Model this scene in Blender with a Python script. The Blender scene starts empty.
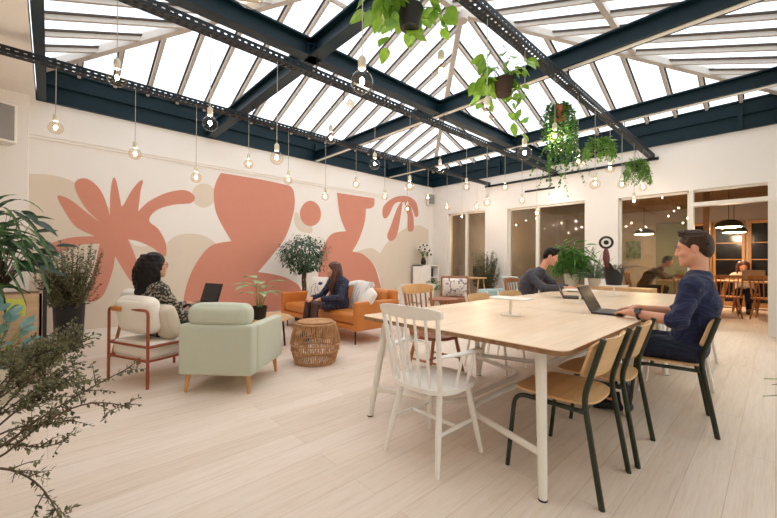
import bpy, math, random
import numpy as np
from mathutils import Vector, Matrix, geometry

random.seed(7)
rng = np.random.default_rng(5)
SC = bpy.context.scene
COL = SC.collection
PI = math.pi
V = Vector

# ------------------------------------------------------------------ camera
CAM_F = 362.08            # focal length in pixels of a 777 px wide frame
YAW, PITCH, ROLL, CAM_H = 0.818964, 0.006048, 0.006113, 1.16
_fw = V((math.cos(YAW) * math.cos(PITCH), math.sin(YAW) * math.cos(PITCH), math.sin(PITCH)))
_r0 = V((math.sin(YAW), -math.cos(YAW), 0))
_u0 = _r0.cross(_fw)
_rt = _r0 * math.cos(ROLL) + _u0 * math.sin(ROLL)
_up = -_r0 * math.sin(ROLL) + _u0 * math.cos(ROLL)


def at(x, y, d):
    """World point seen at photo position (x, y) at depth d metres."""
    return V((0, 0, CAM_H)) + (_fw + _rt * ((x - 388.5) / CAM_F) - _up * ((y - 259) / CAM_F)) * d


cam_d = bpy.data.cameras.new('camera')
cam = bpy.data.objects.new('camera', cam_d)
COL.objects.link(cam)
cam_d.sensor_width = 36
cam_d.lens = 36 * CAM_F / 777
cam_d.clip_start = 0.05
m = Matrix.Identity(4)
for i in range(3):
    m[i][0], m[i][1], m[i][2] = _rt[i], _up[i], -_fw[i]
m[2][3] = CAM_H
cam.matrix_world = m
SC.camera = cam


# --------------------------------------------------------------- materials
def lin(h):
    h = h.lstrip('#')
    o = []
    for i in (0, 2, 4):
        c = int(h[i:i + 2], 16) / 255
        o.append(c / 12.92 if c <= .04045 else ((c + .055) / 1.055) ** 2.4)
    return (*o, 1)


def new_mat(name):
    mt = bpy.data.materials.new(name)
    mt.use_nodes = True
    nt = mt.node_tree
    return mt, nt, nt.nodes['Principled BSDF'], nt.nodes['Material Output']


def mix_rgb(nt, fac, a, b):
    n = nt.nodes.new('ShaderNodeMix')
    n.data_type = 'RGBA'
    for s, v in ((n.inputs[0], fac), (n.inputs[6], a), (n.inputs[7], b)):
        if hasattr(v, 'node'):
            nt.links.new(v, s)
        else:
            s.default_value = v
    return n.outputs[2]


def coords(nt, scale=(1, 1, 1), rot=(0, 0, 0), kind='Object'):
    tc = nt.nodes.new('ShaderNodeTexCoord')
    mp = nt.nodes.new('ShaderNodeMapping')
    mp.inputs['Scale'].default_value = scale
    mp.inputs['Rotation'].default_value = rot
    nt.links.new(tc.outputs[kind], mp.inputs[0])
    return mp.outputs[0]


def noise_tex(nt, vec, scale, detail=3, rough=.5):
    n = nt.nodes.new('ShaderNodeTexNoise')
    n.inputs['Scale'].default_value = scale
    n.inputs['Detail'].default_value = detail
    n.inputs['Roughness'].default_value = rough
    nt.links.new(vec, n.inputs['Vector'])
    return n.outputs['Fac']


def ramp(nt, fac, stops):
    n = nt.nodes.new('ShaderNodeValToRGB')
    e = n.color_ramp.elements
    while len(e) < len(stops):
        e.new(.5)
    for k, (p, c) in enumerate(stops):
        e[k].position = p
        e[k].color = c
    nt.links.new(fac, n.inputs[0])
    return n.outputs['Color']


def bump(nt, bsdf, h, strength=.3, dist=.01):
    b = nt.nodes.new('ShaderNodeBump')
    b.inputs['Strength'].default_value = strength
    b.inputs['Distance'].default_value = dist
    nt.links.new(h, b.inputs['Height'])
    nt.links.new(b.outputs[0], bsdf.inputs['Normal'])


def plain(name, col, rough=.6, metal=0, col2=None, scale=12, bmp=0, bscale=60, spec=.5, sheen=0):
    mt, nt, b, o = new_mat(name)
    b.inputs['Roughness'].default_value = rough
    b.inputs['Metallic'].default_value = metal
    b.inputs['Specular IOR Level'].default_value = spec
    b.inputs['Base Color'].default_value = lin(col)
    if sheen:
        b.inputs['Sheen Weight'].default_value = sheen
    vec = coords(nt)
    f = noise_tex(nt, vec, scale, 4)
    c2 = lin(col2) if col2 else tuple(x * .9 for x in lin(col)[:3]) + (1,)
    nt.links.new(mix_rgb(nt, f, c2, lin(col)), b.inputs['Base Color'])
    if bmp:
        bump(nt, b, noise_tex(nt, vec, bscale, 3), bmp, .004)
    return mt


def wood(name, c1, c2, axis=0, rough=.45, scale=9, stretch=.09):
    mt, nt, b, o = new_mat(name)
    sc = [1, 1, 1]
    sc[axis] = stretch
    vec = coords(nt, tuple(sc))
    f = noise_tex(nt, vec, scale, 6, .6)
    f2 = noise_tex(nt, vec, scale * 7, 3, .6)
    c = ramp(nt, f, [(.3, lin(c2)), (.62, lin(c1))])
    g = ramp(nt, f2, [(.3, (.82, .82, .82, 1)), (.6, (1, 1, 1, 1))])
    mx = nt.nodes.new('ShaderNodeMix')
    mx.data_type = 'RGBA'
    mx.blend_type = 'MULTIPLY'
    mx.inputs[0].default_value = .6
    nt.links.new(c, mx.inputs[6])
    nt.links.new(g, mx.inputs[7])
    nt.links.new(mx.outputs[2], b.inputs['Base Color'])
    b.inputs['Roughness'].default_value = rough
    return mt


def fabric(name, col, col2, scale=260, rough=.9, bmp=.25, sheen=.2, fold=0):
    mt, nt, b, o = new_mat(name)
    vec = coords(nt)
    f = noise_tex(nt, vec, scale, 2)
    f2 = noise_tex(nt, vec, 7, 3)
    c = mix_rgb(nt, f, lin(col2), lin(col))
    d = mix_rgb(nt, f2, tuple(x * .93 for x in lin(col)[:3]) + (1,), c)
    nt.links.new(mix_rgb(nt, .5, c, d), b.inputs['Base Color'])
    b.inputs['Roughness'].default_value = rough
    b.inputs['Sheen Weight'].default_value = sheen
    bump(nt, b, f, bmp, .003)
    if fold:
        nz = nt.nodes.new('ShaderNodeTexNoise')
        nz.inputs['Scale'].default_value = 7
        nz.inputs['Detail'].default_value = 2
        nz.inputs['Distortion'].default_value = 1.6
        nt.links.new(coords(nt, (1, 1, 1.7), (.5, .3, .2)), nz.inputs['Vector'])
        bn = nt.nodes.new('ShaderNodeBump')
        bn.inputs['Strength'].default_value = fold
        bn.inputs['Distance'].default_value = .05
        nt.links.new(nz.outputs['Fac'], bn.inputs['Height'])
        old = b.inputs['Normal'].links[0].from_node
        nt.links.new(bn.outputs[0], old.inputs['Normal'])
    return mt


def spotted(name, base, spot, scale, thr, kind='noise', rough=.85, stretch=(1, 1, 1)):
    mt, nt, b, o = new_mat(name)
    vec = coords(nt, stretch)
    if kind == 'noise':
        f = noise_tex(nt, vec, scale, 2, .4)
    else:
        n = nt.nodes.new('ShaderNodeTexVoronoi')
        n.inputs['Scale'].default_value = scale
        nt.links.new(vec, n.inputs['Vector'])
        f = n.outputs['Distance']
    c = ramp(nt, f, [(thr - .02, lin(spot)), (thr + .02, lin(base))])
    nt.links.new(c, b.inputs['Base Color'])
    b.inputs['Roughness'].default_value = rough
    return mt


def leafmat(name, c1, c2, rough=.45, scale=9, spec=.4):
    mt, nt, b, o = new_mat(name)
    f = noise_tex(nt, coords(nt), scale, 3)
    c = ramp(nt, f, [(.36, lin(c2)), (.64, lin(c1))])
    nt.links.new(c, b.inputs['Base Color'])
    b.inputs['Roughness'].default_value = rough
    b.inputs['Specular IOR Level'].default_value = spec
    tr = nt.nodes.new('ShaderNodeBsdfTranslucent')
    nt.links.new(c, tr.inputs[0])
    mx = nt.nodes.new('ShaderNodeMixShader')
    mx.inputs[0].default_value = .25
    nt.links.new(b.outputs[0], mx.inputs[1])
    nt.links.new(tr.outputs[0], mx.inputs[2])
    nt.links.new(mx.outputs[0], o.inputs[0])
    return mt


def glassmat(name, tint, ior=1.45, milky=0.0, mcol='ffffff', mscale=1.0):
    mt, nt, b, o = new_mat(name)
    nt.nodes.remove(b)
    t = nt.nodes.new('ShaderNodeBsdfTransparent')
    t.inputs[0].default_value = lin(tint)
    g = nt.nodes.new('ShaderNodeBsdfGlossy')
    g.inputs['Roughness'].default_value = .01
    lw = nt.nodes.new('ShaderNodeLayerWeight')
    pw = nt.nodes.new('ShaderNodeMath')
    pw.operation = 'POWER'
    pw.inputs[1].default_value = 5
    nt.links.new(lw.outputs['Facing'], pw.inputs[0])
    f0 = ((ior - 1) / (ior + 1)) ** 2
    ma = nt.nodes.new('ShaderNodeMath')
    ma.operation = 'MULTIPLY_ADD'
    ma.inputs[1].default_value = 1 - f0
    ma.inputs[2].default_value = f0
    nt.links.new(pw.outputs[0], ma.inputs[0])
    mx = nt.nodes.new('ShaderNodeMixShader')
    nt.links.new(ma.outputs[0], mx.inputs[0])
    base = t.outputs[0]
    if milky:
        d = nt.nodes.new('ShaderNodeBsdfTranslucent')
        d.inputs[0].default_value = lin(mcol)
        m2 = nt.nodes.new('ShaderNodeMixShader')
        f = noise_tex(nt, coords(nt, (1, 1, 1)), mscale, 4, .6)
        mr = nt.nodes.new('ShaderNodeMapRange')
        mr.inputs[1].default_value, mr.inputs[2].default_value = .3, .7
        mr.inputs[3].default_value, mr.inputs[4].default_value = milky * .4, milky * 1.4
        nt.links.new(f, mr.inputs[0])
        nt.links.new(mr.outputs[0], m2.inputs[0])
        nt.links.new(t.outputs[0], m2.inputs[1])
        nt.links.new(d.outputs[0], m2.inputs[2])
        base = m2.outputs[0]
    nt.links.new(base, mx.inputs[1])
    nt.links.new(g.outputs[0], mx.inputs[2])
    nt.links.new(mx.outputs[0], o.inputs[0])
    return mt


def emit(name, col, strength):
    mt, nt, b, o = new_mat(name)
    b.inputs['Base Color'].default_value = lin(col)
    b.inputs['Emission Color'].default_value = lin(col)
    b.inputs['Emission Strength'].default_value = strength
    return mt


def floor_mat():
    mt, nt, b, o = new_mat('oak_planks')
    vec = coords(nt)
    br = nt.nodes.new('ShaderNodeTexBrick')
    br.inputs['Scale'].default_value = 1
    br.inputs['Brick Width'].default_value = 1.9
    br.inputs['Row Height'].default_value = .17
    br.inputs['Mortar Size'].default_value = .0016
    br.inputs['Mortar Smooth'].default_value = .3
    br.offset = .37
    br.inputs['Color1'].default_value = lin('ecddcf')
    br.inputs['Color2'].default_value = lin('d8c4ae')
    br.inputs['Mortar'].default_value = lin('a98c70')
    nt.links.new(vec, br.inputs['Vector'])
    grain = noise_tex(nt, coords(nt, (.55, 9, 1)), 4, 6, .62)
    gcol = ramp(nt, grain, [(.3, lin('d8c4b0')), (.5, lin('e9dacb')), (.75, lin('f0e6dc'))])
    fine = noise_tex(nt, coords(nt, (1.2, 45, 1)), 5, 4, .6)
    c = mix_rgb(nt, .5, br.outputs['Color'], gcol)
    mx = nt.nodes.new('ShaderNodeMix')
    mx.data_type = 'RGBA'
    mx.blend_type = 'MULTIPLY'
    mx.inputs[0].default_value = .5
    nt.links.new(c, mx.inputs[6])
    nt.links.new(ramp(nt, fine, [(.3, (.8, .78, .76, 1)), (.6, (1, 1, 1, 1))]), mx.inputs[7])
    # knots
    vo = nt.nodes.new('ShaderNodeTexVoronoi')
    vo.inputs['Scale'].default_value = 1.15
    nt.links.new(coords(nt, (1, 1.7, 1)), vo.inputs['Vector'])
    kn = ramp(nt, vo.outputs['Distance'], [(.0, (1, 1, 1, 1)), (.016, (.6, .6, .6, 1)), (.035, (0, 0, 0, 1))])
    c2 = mix_rgb(nt, kn, mx.outputs[2], lin('8a6a50'))
    nt.links.new(c2, b.inputs['Base Color'])
    b.inputs['Roughness'].default_value = .5
    b.inputs['Specular IOR Level'].default_value = .3
    bump(nt, b, br.outputs['Fac'], .15, .002)
    return mt


MT = {}
MT['wall'] = plain('warm_white_paint', 'ece7e1', .85, col2='e8e2db', scale=3)
MT['ceil'] = plain('ceiling_paint', 'ece7e0', .9, col2='e7e1d9', scale=3)
MT['floor'] = floor_mat()
MT['terra'] = plain('terracotta_paint', 'cf8d78', .85, col2='ca8771', scale=5)
MT['beige'] = plain('beige_paint', 'ddd0be', .85, col2='d8cab8', scale=4)
MT['beam'] = plain('petrol_blue_steel', '0b2a34', .5, col2='08222b', scale=4, spec=.3)
MT['tray'] = plain('dark_steel', '101c22', .55, .2, col2='0c161b')
MT['whitemetal'] = plain('white_powder_coat', 'f3eee5', .38, col2='ede7dc')
MT['whitewood'] = plain('white_lacquer_wood', 'f8f5f0', .35, col2='f3efe8')
MT['frame'] = plain('white_frame_paint', 'eee8de', .45)
MT['bar'] = plain('glazing_bar_paint', 'd8d0c6', .6, col2='cbc2b7')
MT['gasket'] = plain('dark_glazing_gasket', '4f443c', .7)
MT['sky_glass'] = glassmat('milky_skylight_glass', 'f4f5f6', 1.3, .25, 'f2f0f0', .55)
MT['glass'] = glassmat('window_glass', 'e9eae4', 1.5)
MT['ply'] = wood('oak_plywood', 'deb380', 'c99a64', 0)
MT['table'] = wood('birch_tabletop', 'ebd3b6', 'e0c19d', 0, .38, 5)
MT['tedge'] = wood('plywood_edge', 'a37c57', '7d5a3b', 0, .6, 30)
MT['green'] = plain('dark_green_steel', '2b3322', .4, col2='242b1c')
MT['tanwood'] = wood('warm_stained_wood', 'b97a45', '8f5630', 2, .45)
MT['redwood'] = wood('red_brown_wood', 'a05b38', '7c4126', 0, .4)
MT['leather'] = plain('cognac_leather', 'd08540', .42, col2='bb6c2c', scale=6, bmp=.12, bscale=120)
MT['black'] = plain('black_metal', '17171a', .45)
MT['blackplastic'] = plain('black_plastic_pot', '1c1c1e', .55)
MT['rust'] = plain('rust_red_tube', '9c4a30', .4, col2='8f3f27')
MT['cream'] = fabric('cream_fabric', 'f2ebdf', 'e6dccd')
MT['oatmeal'] = fabric('oatmeal_fabric', 'd9cdb9', 'c5b7a1')
MT['sage'] = fabric('sage_green_fabric', 'cbcfbc', 'b3b8a3')
MT['bluefab'] = fabric('pale_blue_fabric', 'bccdcb', 'a7bab9')
MT['birchleg'] = wood('light_birch', 'd9a367', 'c98e52', 2)
MT['rattan'] = wood('rattan_cane', 'c99a68', 'a2714a', 2, .55, 25)
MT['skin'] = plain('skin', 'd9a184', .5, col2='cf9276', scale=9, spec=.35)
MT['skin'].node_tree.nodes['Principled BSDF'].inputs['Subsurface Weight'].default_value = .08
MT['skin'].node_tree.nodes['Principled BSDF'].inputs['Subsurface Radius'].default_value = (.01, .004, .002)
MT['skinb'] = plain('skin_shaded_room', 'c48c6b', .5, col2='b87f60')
MT['lip'] = plain('lips', 'b06a5c', .5)
MT['navy'] = fabric('navy_sweater', '192048', '121736', 320, .9, .35, .1, .8)
MT['greysw'] = fabric('grey_sweater', '4b4952', '3d3b44', 300, .9, .3, .1, .7)
MT['denim'] = fabric('dark_denim', '161c36', '0e1326', 420, .85, .2, .05, .8)
MT['brownsw'] = fabric('brown_jumper', '5b4433', '4a3728', 300)
MT['leopard'] = spotted('black_beige_print_blouse', '2a2724', '9b8f7d', 46, .47)
MT['dress'] = spotted('navy_flecked_dress', '22263c', '9ea0ae', 60, .2, 'vor')
MT['tights'] = plain('sheer_black_tights', '4a3028', .5, col2='3c2620')
MT['hairdark'] = plain('black_brown_hair', '120d0c', .5, col2='1e1613', scale=30, bmp=.6, bscale=70, spec=.2)
MT['hairbrown'] = plain('dark_brown_hair', '2c1d14', .5, col2='493324', scale=60, bmp=.6, bscale=110, spec=.25)
MT['hairred'] = plain('auburn_hair', '3b2018', .4, col2='5a3226', scale=40, bmp=.6, bscale=80)
MT['laptop_dark'] = plain('space_grey_aluminium', '3c3c40', .35, .6)
MT['laptop_silver'] = plain('silver_aluminium', '9a938c', .35, .7)
MT['screen'] = plain('dark_screen', '0b0b0d', .15)
MT['eye'] = plain('eye_white', 'e8e2dc', .3)
MT['soil'] = plain('potting_soil', '33241a', .95, bmp=.6)
MT['stem'] = plain('brown_stem', '5a4632', .8)
MT['greenstem'] = plain('green_stem', '6f8a3a', .6)
MT['lf_dark'] = leafmat('dark_glossy_leaf', '2f4d2c', '152a1a', .25)
MT['lf_mid'] = leafmat('mid_green_leaf', '5f8f3c', '37642a')
MT['lf_lime'] = leafmat('lime_pothos_leaf', '93b83e', '5f8d2c')
MT['lf_fern'] = leafmat('bright_fern_leaf', '7fa83c', '4c7a2a')
MT['lf_shrub'] = leafmat('olive_shrub_leaf', '85845f', '3c4229', .5, 40)
MT['lf_grey'] = leafmat('grey_green_leaf', '8b9a86', '5d6d5c', .6)
MT['lf_pale'] = leafmat('pale_green_leaf', 'b8c9a0', '6f945c')
MT['lf_strap'] = leafmat('strap_leaf', '6a8a5c', '23402a', .25, 12)
MT['lf_blue'] = leafmat('blue_green_leaf', '9dbcb8', '6f9a94', .5)
MT['lf_ficus'] = leafmat('ficus_leaf', '4a6b48', '22382a', .35, 14)
MT['lf_bron'] = leafmat('bronze_leaf', '5a4a30', '2f2c1e', .4)
MT['terrapot'] = plain('terracotta_pot', 'b9714a', .8)
MT['cork'] = plain('pale_clay', 'cfc8b4', .7)
MT['cordgrey'] = plain('pale_textile_cord', 'b8b4a8', .8)
MT['bulbglass'] = glassmat('bulb_glass', 'fcf4e8', 1.4)
MT['filament'] = emit('warm_filament', 'fff2e6', 210)
MT['lampglow'] = emit('lamp_diffuser', 'ffe2b8', 14)
MT['greylouver'] = plain('grey_grille', '8d8984', .7)
MT['whiteplastic'] = plain('white_plastic', 'ece6db', .5)
MT['roomwall'] = plain('back_room_plaster', 'a99e96', .9, col2='9f948c')
MT['roomceil'] = wood('back_room_wood_ceiling', '9a7450', '7d5a3a', 1, .7, 3)
MT['panelwood'] = wood('back_room_wood_panel', 'b07f4e', '8f6238', 2, .6, 4)
MT['darkgreen'] = plain('dark_green_enamel', '39402f', .5)
MT['olivepanel'] = plain('olive_panel', '6f6f58', .7)
MT['yellow'] = plain('yellow_sticker', 'd8d860', .6)
MT['crateply'] = wood('planter_plywood', 'dcb791', 'c79f78', 0, .6, 6)
MT['cush_pat'] = spotted('white_grey_print_cushion', 'e8e3dd', '8f8a92', 17, .42)
MT['cush_stripe'] = spotted('pale_grey_stripe_cushion', 'e2ddd8', 'b9b4b4', 22, .42, stretch=(1, 1, .15))
MT['cush_white'] = fabric('white_linen_cushion', 'ebe5dc', 'ddd6cb')
MT['inkblue'] = plain('ink_blue_print', '2b2f6a', .8)
MT['maroon'] = plain('maroon_glaze', '6b2f30', .35)
MT['brownchair'] = plain('brown_upholstery', '8a5a3a', .6)


# ------------------------------------------------------------ mesh builder
class MB:
    def __init__(s):
        s.v, s.f, s.m = [], [], []
        s.mi = 0
        s.X = Matrix.Identity(4)

    def add(s, verts, faces, mi=None):
        o = len(s.v)
        for p in verts:
            s.v.append(tuple(s.X @ V(p)))
        k = s.mi if mi is None else mi
        for f in faces:
            s.f.append([o + i for i in f])
            s.m.append(k)
        return s

    def box(s, c, size, mi=None):
        x, y, z = size[0] / 2, size[1] / 2, size[2] / 2
        vs = [(c[0] + a * x, c[1] + b * y, c[2] + d * z) for a in (-1, 1) for b in (-1, 1) for d in (-1, 1)]
        return s.add(vs, [(0, 1, 3, 2), (4, 6, 7, 5), (0, 4, 5, 1), (2, 3, 7, 6), (0, 2, 6, 4), (1, 5, 7, 3)], mi)

    def span(s, a, b, mi=None):
        return s.box([(a[i] + b[i]) / 2 for i in range(3)], [abs(b[i] - a[i]) for i in range(3)], mi)

    def beam(s, a, b, w, h, mi=None, up=(0, 0, 1)):
        a, b = V(a), V(b)
        d = (b - a).normalized()
        r = d.cross(V(up)).normalized()
        u = r.cross(d)
        vs = [p + r * (x * w / 2) + u * (y * h / 2) for p in (a, b) for x, y in ((-1, -1), (1, -1), (1, 1), (-1, 1))]
        return s.add(vs, [(0, 1, 2, 3), (7, 6, 5, 4), (0, 4, 5, 1), (1, 5, 6, 2), (2, 6, 7, 3), (3, 7, 4, 0)], mi)

    def rbox(s, c, size, r, n=5, puff=(0, 0, 0), mi=None, fn=None):
        h = [x / 2 for x in size]
        r = min(r, min(h) * .999)
        key, vs, fs = {}, [], []

        def lines(i):
            e = []
            for k in range(n + 1):
                e.append(-h[i] + r * (1 - math.cos(k / n * PI / 2)))
            mid = [-h[i] + r + (2 * h[i] - 2 * r) * k / 6 for k in range(1, 6)]
            return e + mid + [-x for x in reversed(e)]
        L = [lines(0), lines(1), lines(2)]

        def vid(p):
            q = tuple(round(x, 6) for x in p)
            if q not in key:
                key[q] = len(vs)
                i = [max(-(h[k] - r), min(h[k] - r, p[k])) for k in range(3)]
                d = V([p[k] - i[k] for k in range(3)])
                if d.length > 1e-9:
                    d = d.normalized() * r
                w = [i[k] + d[k] for k in range(3)]
                t = [p[k] / h[k] for k in range(3)]
                for k in range(3):
                    if puff[k]:
                        a, b = (k + 1) % 3, (k + 2) % 3
                        w[k] += puff[k] * (t[k]) * (1 - t[a] ** 2) * (1 - t[b] ** 2)
                w = [w[k] + c[k] for k in range(3)]
                vs.append(fn(w) if fn else w)
            return key[q]
        for ax in range(3):
            a, b = (ax + 1) % 3, (ax + 2) % 3
            for sg in (-1, 1):
                for i in range(len(L[a]) - 1):
                    for j in range(len(L[b]) - 1):
                        q = []
                        for di, dj in ((0, 0), (1, 0), (1, 1), (0, 1)):
                            p = [0, 0, 0]
                            p[ax] = sg * h[ax]
                            p[a], p[b] = L[a][i + di], L[b][j + dj]
                            q.append(vid(p))
                        fs.append(q if sg > 0 else q[::-1])
        return s.add(vs, fs, mi)

    def tube(s, pts, r, n=8, closed=False, mi=None, flat=1.0):
        P = [V(p) for p in pts]
        N = len(P)
        R = r if isinstance(r, (list, tuple)) else [r] * N
        T = []
        for i in range(N):
            a = P[(i - 1) % N] if (closed or i > 0) else P[i]
            b = P[(i + 1) % N] if (closed or i < N - 1) else P[i]
            t = (b - a)
            T.append(t.normalized() if t.length > 1e-9 else V((0, 0, 1)))
        u = T[0].orthogonal().normalized()
        if abs(T[0].z) < .95:
            u = (V((0, 0, 1)) - T[0] * T[0].z).normalized()
        vs, fs = [], []
        for i in range(N):
            u = (u - T[i] * u.dot(T[i]))
            u = u.normalized() if u.length > 1e-6 else T[i].orthogonal().normalized()
            w = T[i].cross(u)
            for k in range(n):
                a = 2 * PI * k / n
                vs.append(P[i] + (u * math.cos(a) * flat + w * math.sin(a)) * R[i])
        for i in range(N if closed else N - 1):
            j = (i + 1) % N
            for k in range(n):
                l = (k + 1) % n
                fs.append((i * n + k, i * n + l, j * n + l, j * n + k))
        if not closed:
            fs.append(tuple(range(n))[::-1])
            fs.append(tuple((N - 1) * n + k for k in range(n)))
        return s.add(vs, fs, mi)

    def lathe(s, prof, n=24, c=(0, 0, 0), mi=None, sx=1, sy=1):
        vs, fs = [], []
        for r, z in prof:
            for k in range(n):
                a = 2 * PI * k / n
                vs.append((c[0] + r * math.cos(a) * sx, c[1] + r * math.sin(a) * sy, c[2] + z))
        m_ = len(prof)
        for i in range(m_ - 1):
            for k in range(n):
                l = (k + 1) % n
                fs.append((i * n + k, i * n + l, (i + 1) * n + l, (i + 1) * n + k))
        if prof[0][0] > 1e-6:
            fs.append(tuple(range(n))[::-1])
        if prof[-1][0] > 1e-6:
            fs.append(tuple((m_ - 1) * n + k for k in range(n)))
        return s.add(vs, fs, mi)

    def ell(s, c, rad, nu=16, nv=10, mi=None):
        pr = [(max(1e-7, math.sin(PI * i / nv)), -math.cos(PI * i / nv)) for i in range(nv + 1)]
        vs, fs = [], []
        for r, z in pr:
            for k in range(nu):
                a = 2 * PI * k / nu
                vs.append((c[0] + r * math.cos(a) * rad[0], c[1] + r * math.sin(a) * rad[1], c[2] + z * rad[2]))
        for i in range(nv):
            for k in range(nu):
                l = (k + 1) % nu
                fs.append((i * nu + k, i * nu + l, (i + 1) * nu + l, (i + 1) * nu + k))
        return s.add(vs, fs, mi)

    def prism(s, poly, z0, z1, mi=None, fn=None):
        n = len(poly)
        vs = [(p[0], p[1], z0) for p in poly] + [(p[0], p[1], z1) for p in poly]
        if fn:
            vs = [fn(p) for p in vs]
        tri = geometry.tessellate_polygon([[V((p[0], p[1], 0)) for p in poly]])
        fs = [tuple(t)[::-1] for t in tri] + [tuple(i + n for i in t) for t in tri]
        fs += [(i, (i + 1) % n, n + (i + 1) % n, n + i) for i in range(n)]
        return s.add(vs, fs, mi)

    def blade(s, base, d, nrm, length, width, droop=0.0, segs=4, fold=.15, taper='leaf', mi=None):
        """A leaf: a bent strip with a mid rib; droop bends it down (world -z)."""
        base, d, nrm = V(base), V(d).normalized(), V(nrm)
        side = d.cross(nrm)
        if side.length < 1e-5:
            side = d.orthogonal()
        side.normalize()
        nrm = side.cross(d).normalized()
        vs, fs = [], []
        p = base.copy()
        dd = d.copy()
        for i in range(segs + 1):
            t = i / segs
            if taper == 'leaf':
                w = width * (math.sin(PI * (t ** .75)) * .5 + .02 * (1 - t))
            elif taper == 'strap':
                w = width * .5 * min(1, (1 - t) * 3 + .03) * min(1, .45 + t * 3)
            else:
                w = width * .5 * (1 - t) ** .6
            up = side.cross(dd).normalized()
            vs += [p - side * w + up * (w * fold), p.copy(), p + side * w + up * (w * fold)]
            if i < segs:
                dd = (dd + V((0, 0, -1)) * (droop / segs)).normalized()
                p = p + dd * (length / segs)
        for i in range(segs):
            a = i * 3
            fs += [(a, a + 1, a + 4, a + 3), (a + 1, a + 2, a + 5, a + 4)]
        return s.add(vs, fs, mi)

    def build(s, name, mats, parent=None, loc=(0, 0, 0), rz=0, smooth=True, angle=40):
        me = bpy.data.meshes.new(name)
        me.from_pydata(s.v, [], s.f)
        if not isinstance(mats, (list, tuple)):
            mats = [mats]
        for a in mats:
            me.materials.append(MT[a] if isinstance(a, str) else a)
        me.polygons.foreach_set('material_index', s.m)
        me.update()
        if smooth:
            me.polygons.foreach_set('use_smooth', [True] * len(me.polygons))
            me.set_sharp_from_angle(angle=math.radians(angle))
        o = bpy.data.objects.new(name, me)
        COL.objects.link(o)
        o.location = loc
        o.rotation_euler = (0, 0, rz)
        if parent:
            o.parent = parent
        return o


def tag(o, label=None, cat=None, group=None, kind=None):
    if label:
        o['label'] = label
    if cat:
        o['category'] = cat
    if group:
        o['group'] = group
    if kind:
        o['kind'] = kind
    return o


def thing(name, label, cat, loc=(0, 0, 0), rz=0, group=None):
    o = bpy.data.objects.new(name, None)
    o.empty_display_size = .1
    COL.objects.link(o)
    o.location = loc
    o.rotation_euler = (0, 0, rz)
    return tag(o, label, cat, group)


def copy_tree(o, loc, rz, label, group=None, parent=None):
    c = o.copy()
    COL.objects.link(c)
    if parent:
        c.parent = parent
    else:
        c.location = loc
        c.rotation_euler = (0, 0, rz)
        c['label'] = label
        if group:
            c['group'] = group
    for ch in o.children:
        copy_tree(ch, None, None, None, None, c)
    return c


def struct(o, label=None, cat=None):
    return tag(o, label, cat, kind='structure')


def arc(p0, p1, p2, n=8):
    p0, p1, p2 = V(p0), V(p1), V(p2)
    return [(p0 * (1 - t) ** 2 + p1 * 2 * t * (1 - t) + p2 * t * t) for t in [i / n for i in range(n + 1)]]


def poly_round(pts, r, n=5):
    """Polyline through pts with the inner corners rounded by radius r."""
    P = [V(p) for p in pts]
    out = [P[0]]
    for i in range(1, len(P) - 1):
        a = P[i] + (P[i - 1] - P[i]).normalized() * min(r, (P[i - 1] - P[i]).length * .5)
        b = P[i] + (P[i + 1] - P[i]).normalized() * min(r, (P[i + 1] - P[i]).length * .5)
        out += arc(a, P[i], b, n)
    return out + [P[-1]]


def rrect(w, d, r, n=6):
    o = []
    for cx, cy, a0 in ((w / 2 - r, d / 2 - r, 0), (-w / 2 + r, d / 2 - r, 90), (-w / 2 + r, -d / 2 + r, 180), (w / 2 - r, -d / 2 + r, 270)):
        for k in range(n + 1):
            a = math.radians(a0 + 90 * k / n)
            o.append((cx + r * math.cos(a), cy + r * math.sin(a)))
    return o


def smooth_outline(pts, n=6):
    """Closed Catmull-Rom outline; points given with a third value are corners."""
    N = len(pts)
    out = []
    for i in range(N):
        p1, p2 = pts[i], pts[(i + 1) % N]
        p0 = pts[i - 1] if len(p1) == 2 else p1
        p3 = pts[(i + 2) % N] if len(p2) == 2 else p2
        for k in range(n):
            t = k / n
            q = []
            for a in (0, 1):
                q.append(.5 * (2 * p1[a] + (p2[a] - p0[a]) * t + (2 * p0[a] - 5 * p1[a] + 4 * p2[a] - p3[a]) * t * t + (3 * p1[a] - p0[a] - 3 * p2[a] + p3[a]) * t ** 3))
            out.append(tuple(q))
    return out

# ================================================================= SETTING
XR, YM, XL, YN = 8.35, 7.0, -1.2, -1.7      # glass wall, mural wall, left wall, wall behind the camera
ZC, ZU = 3.36, 3.85                          # ceiling, top of the steel upstand
OX0, OX1, OY0, OY1 = -.1, XR, -.1, YM        # roof light opening

struct(MB().span((XL - .2, -2.7, -.1), (14.2, 7.8, 0)).build('floor', 'floor', smooth=False))
struct(MB().span((XL - .2, YM, 0), (8.6, YM + .2, ZC)).build('wall_mural', 'wall', smooth=False))
struct(MB().span((XL - .2, YN, 0), (XL, YM, ZC)).build('wall_left', 'wall', smooth=False))
wn = MB()
wn.span((XL, YN - .2, 0), (.6, YN, ZC)).span((7.6, YN - .2, 0), (8.6, YN, ZC)).span((.6, YN - .2, 3.0), (7.6, YN, ZC)).span((.6, YN - .2, 0), (7.6, YN, .3))
struct(wn.build('wall_near', 'wall', smooth=False))
wf = MB()  # unseen window, added so daylight reaches the right side of the floor
for k in range(6):
    wf.span((.6 + k * 1.39, YN - .12, .3), (.66 + k * 1.39, YN - .05, 3.0))
wf.span((.6, YN - .12, .3), (7.6, YN - .05, .36)).span((.6, YN - .12, 2.94), (7.6, YN - .05, 3.0))
wfo = struct(wf.build('window_added', 'frame', smooth=False), 'wide unseen window added behind the camera for daylight')
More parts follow.
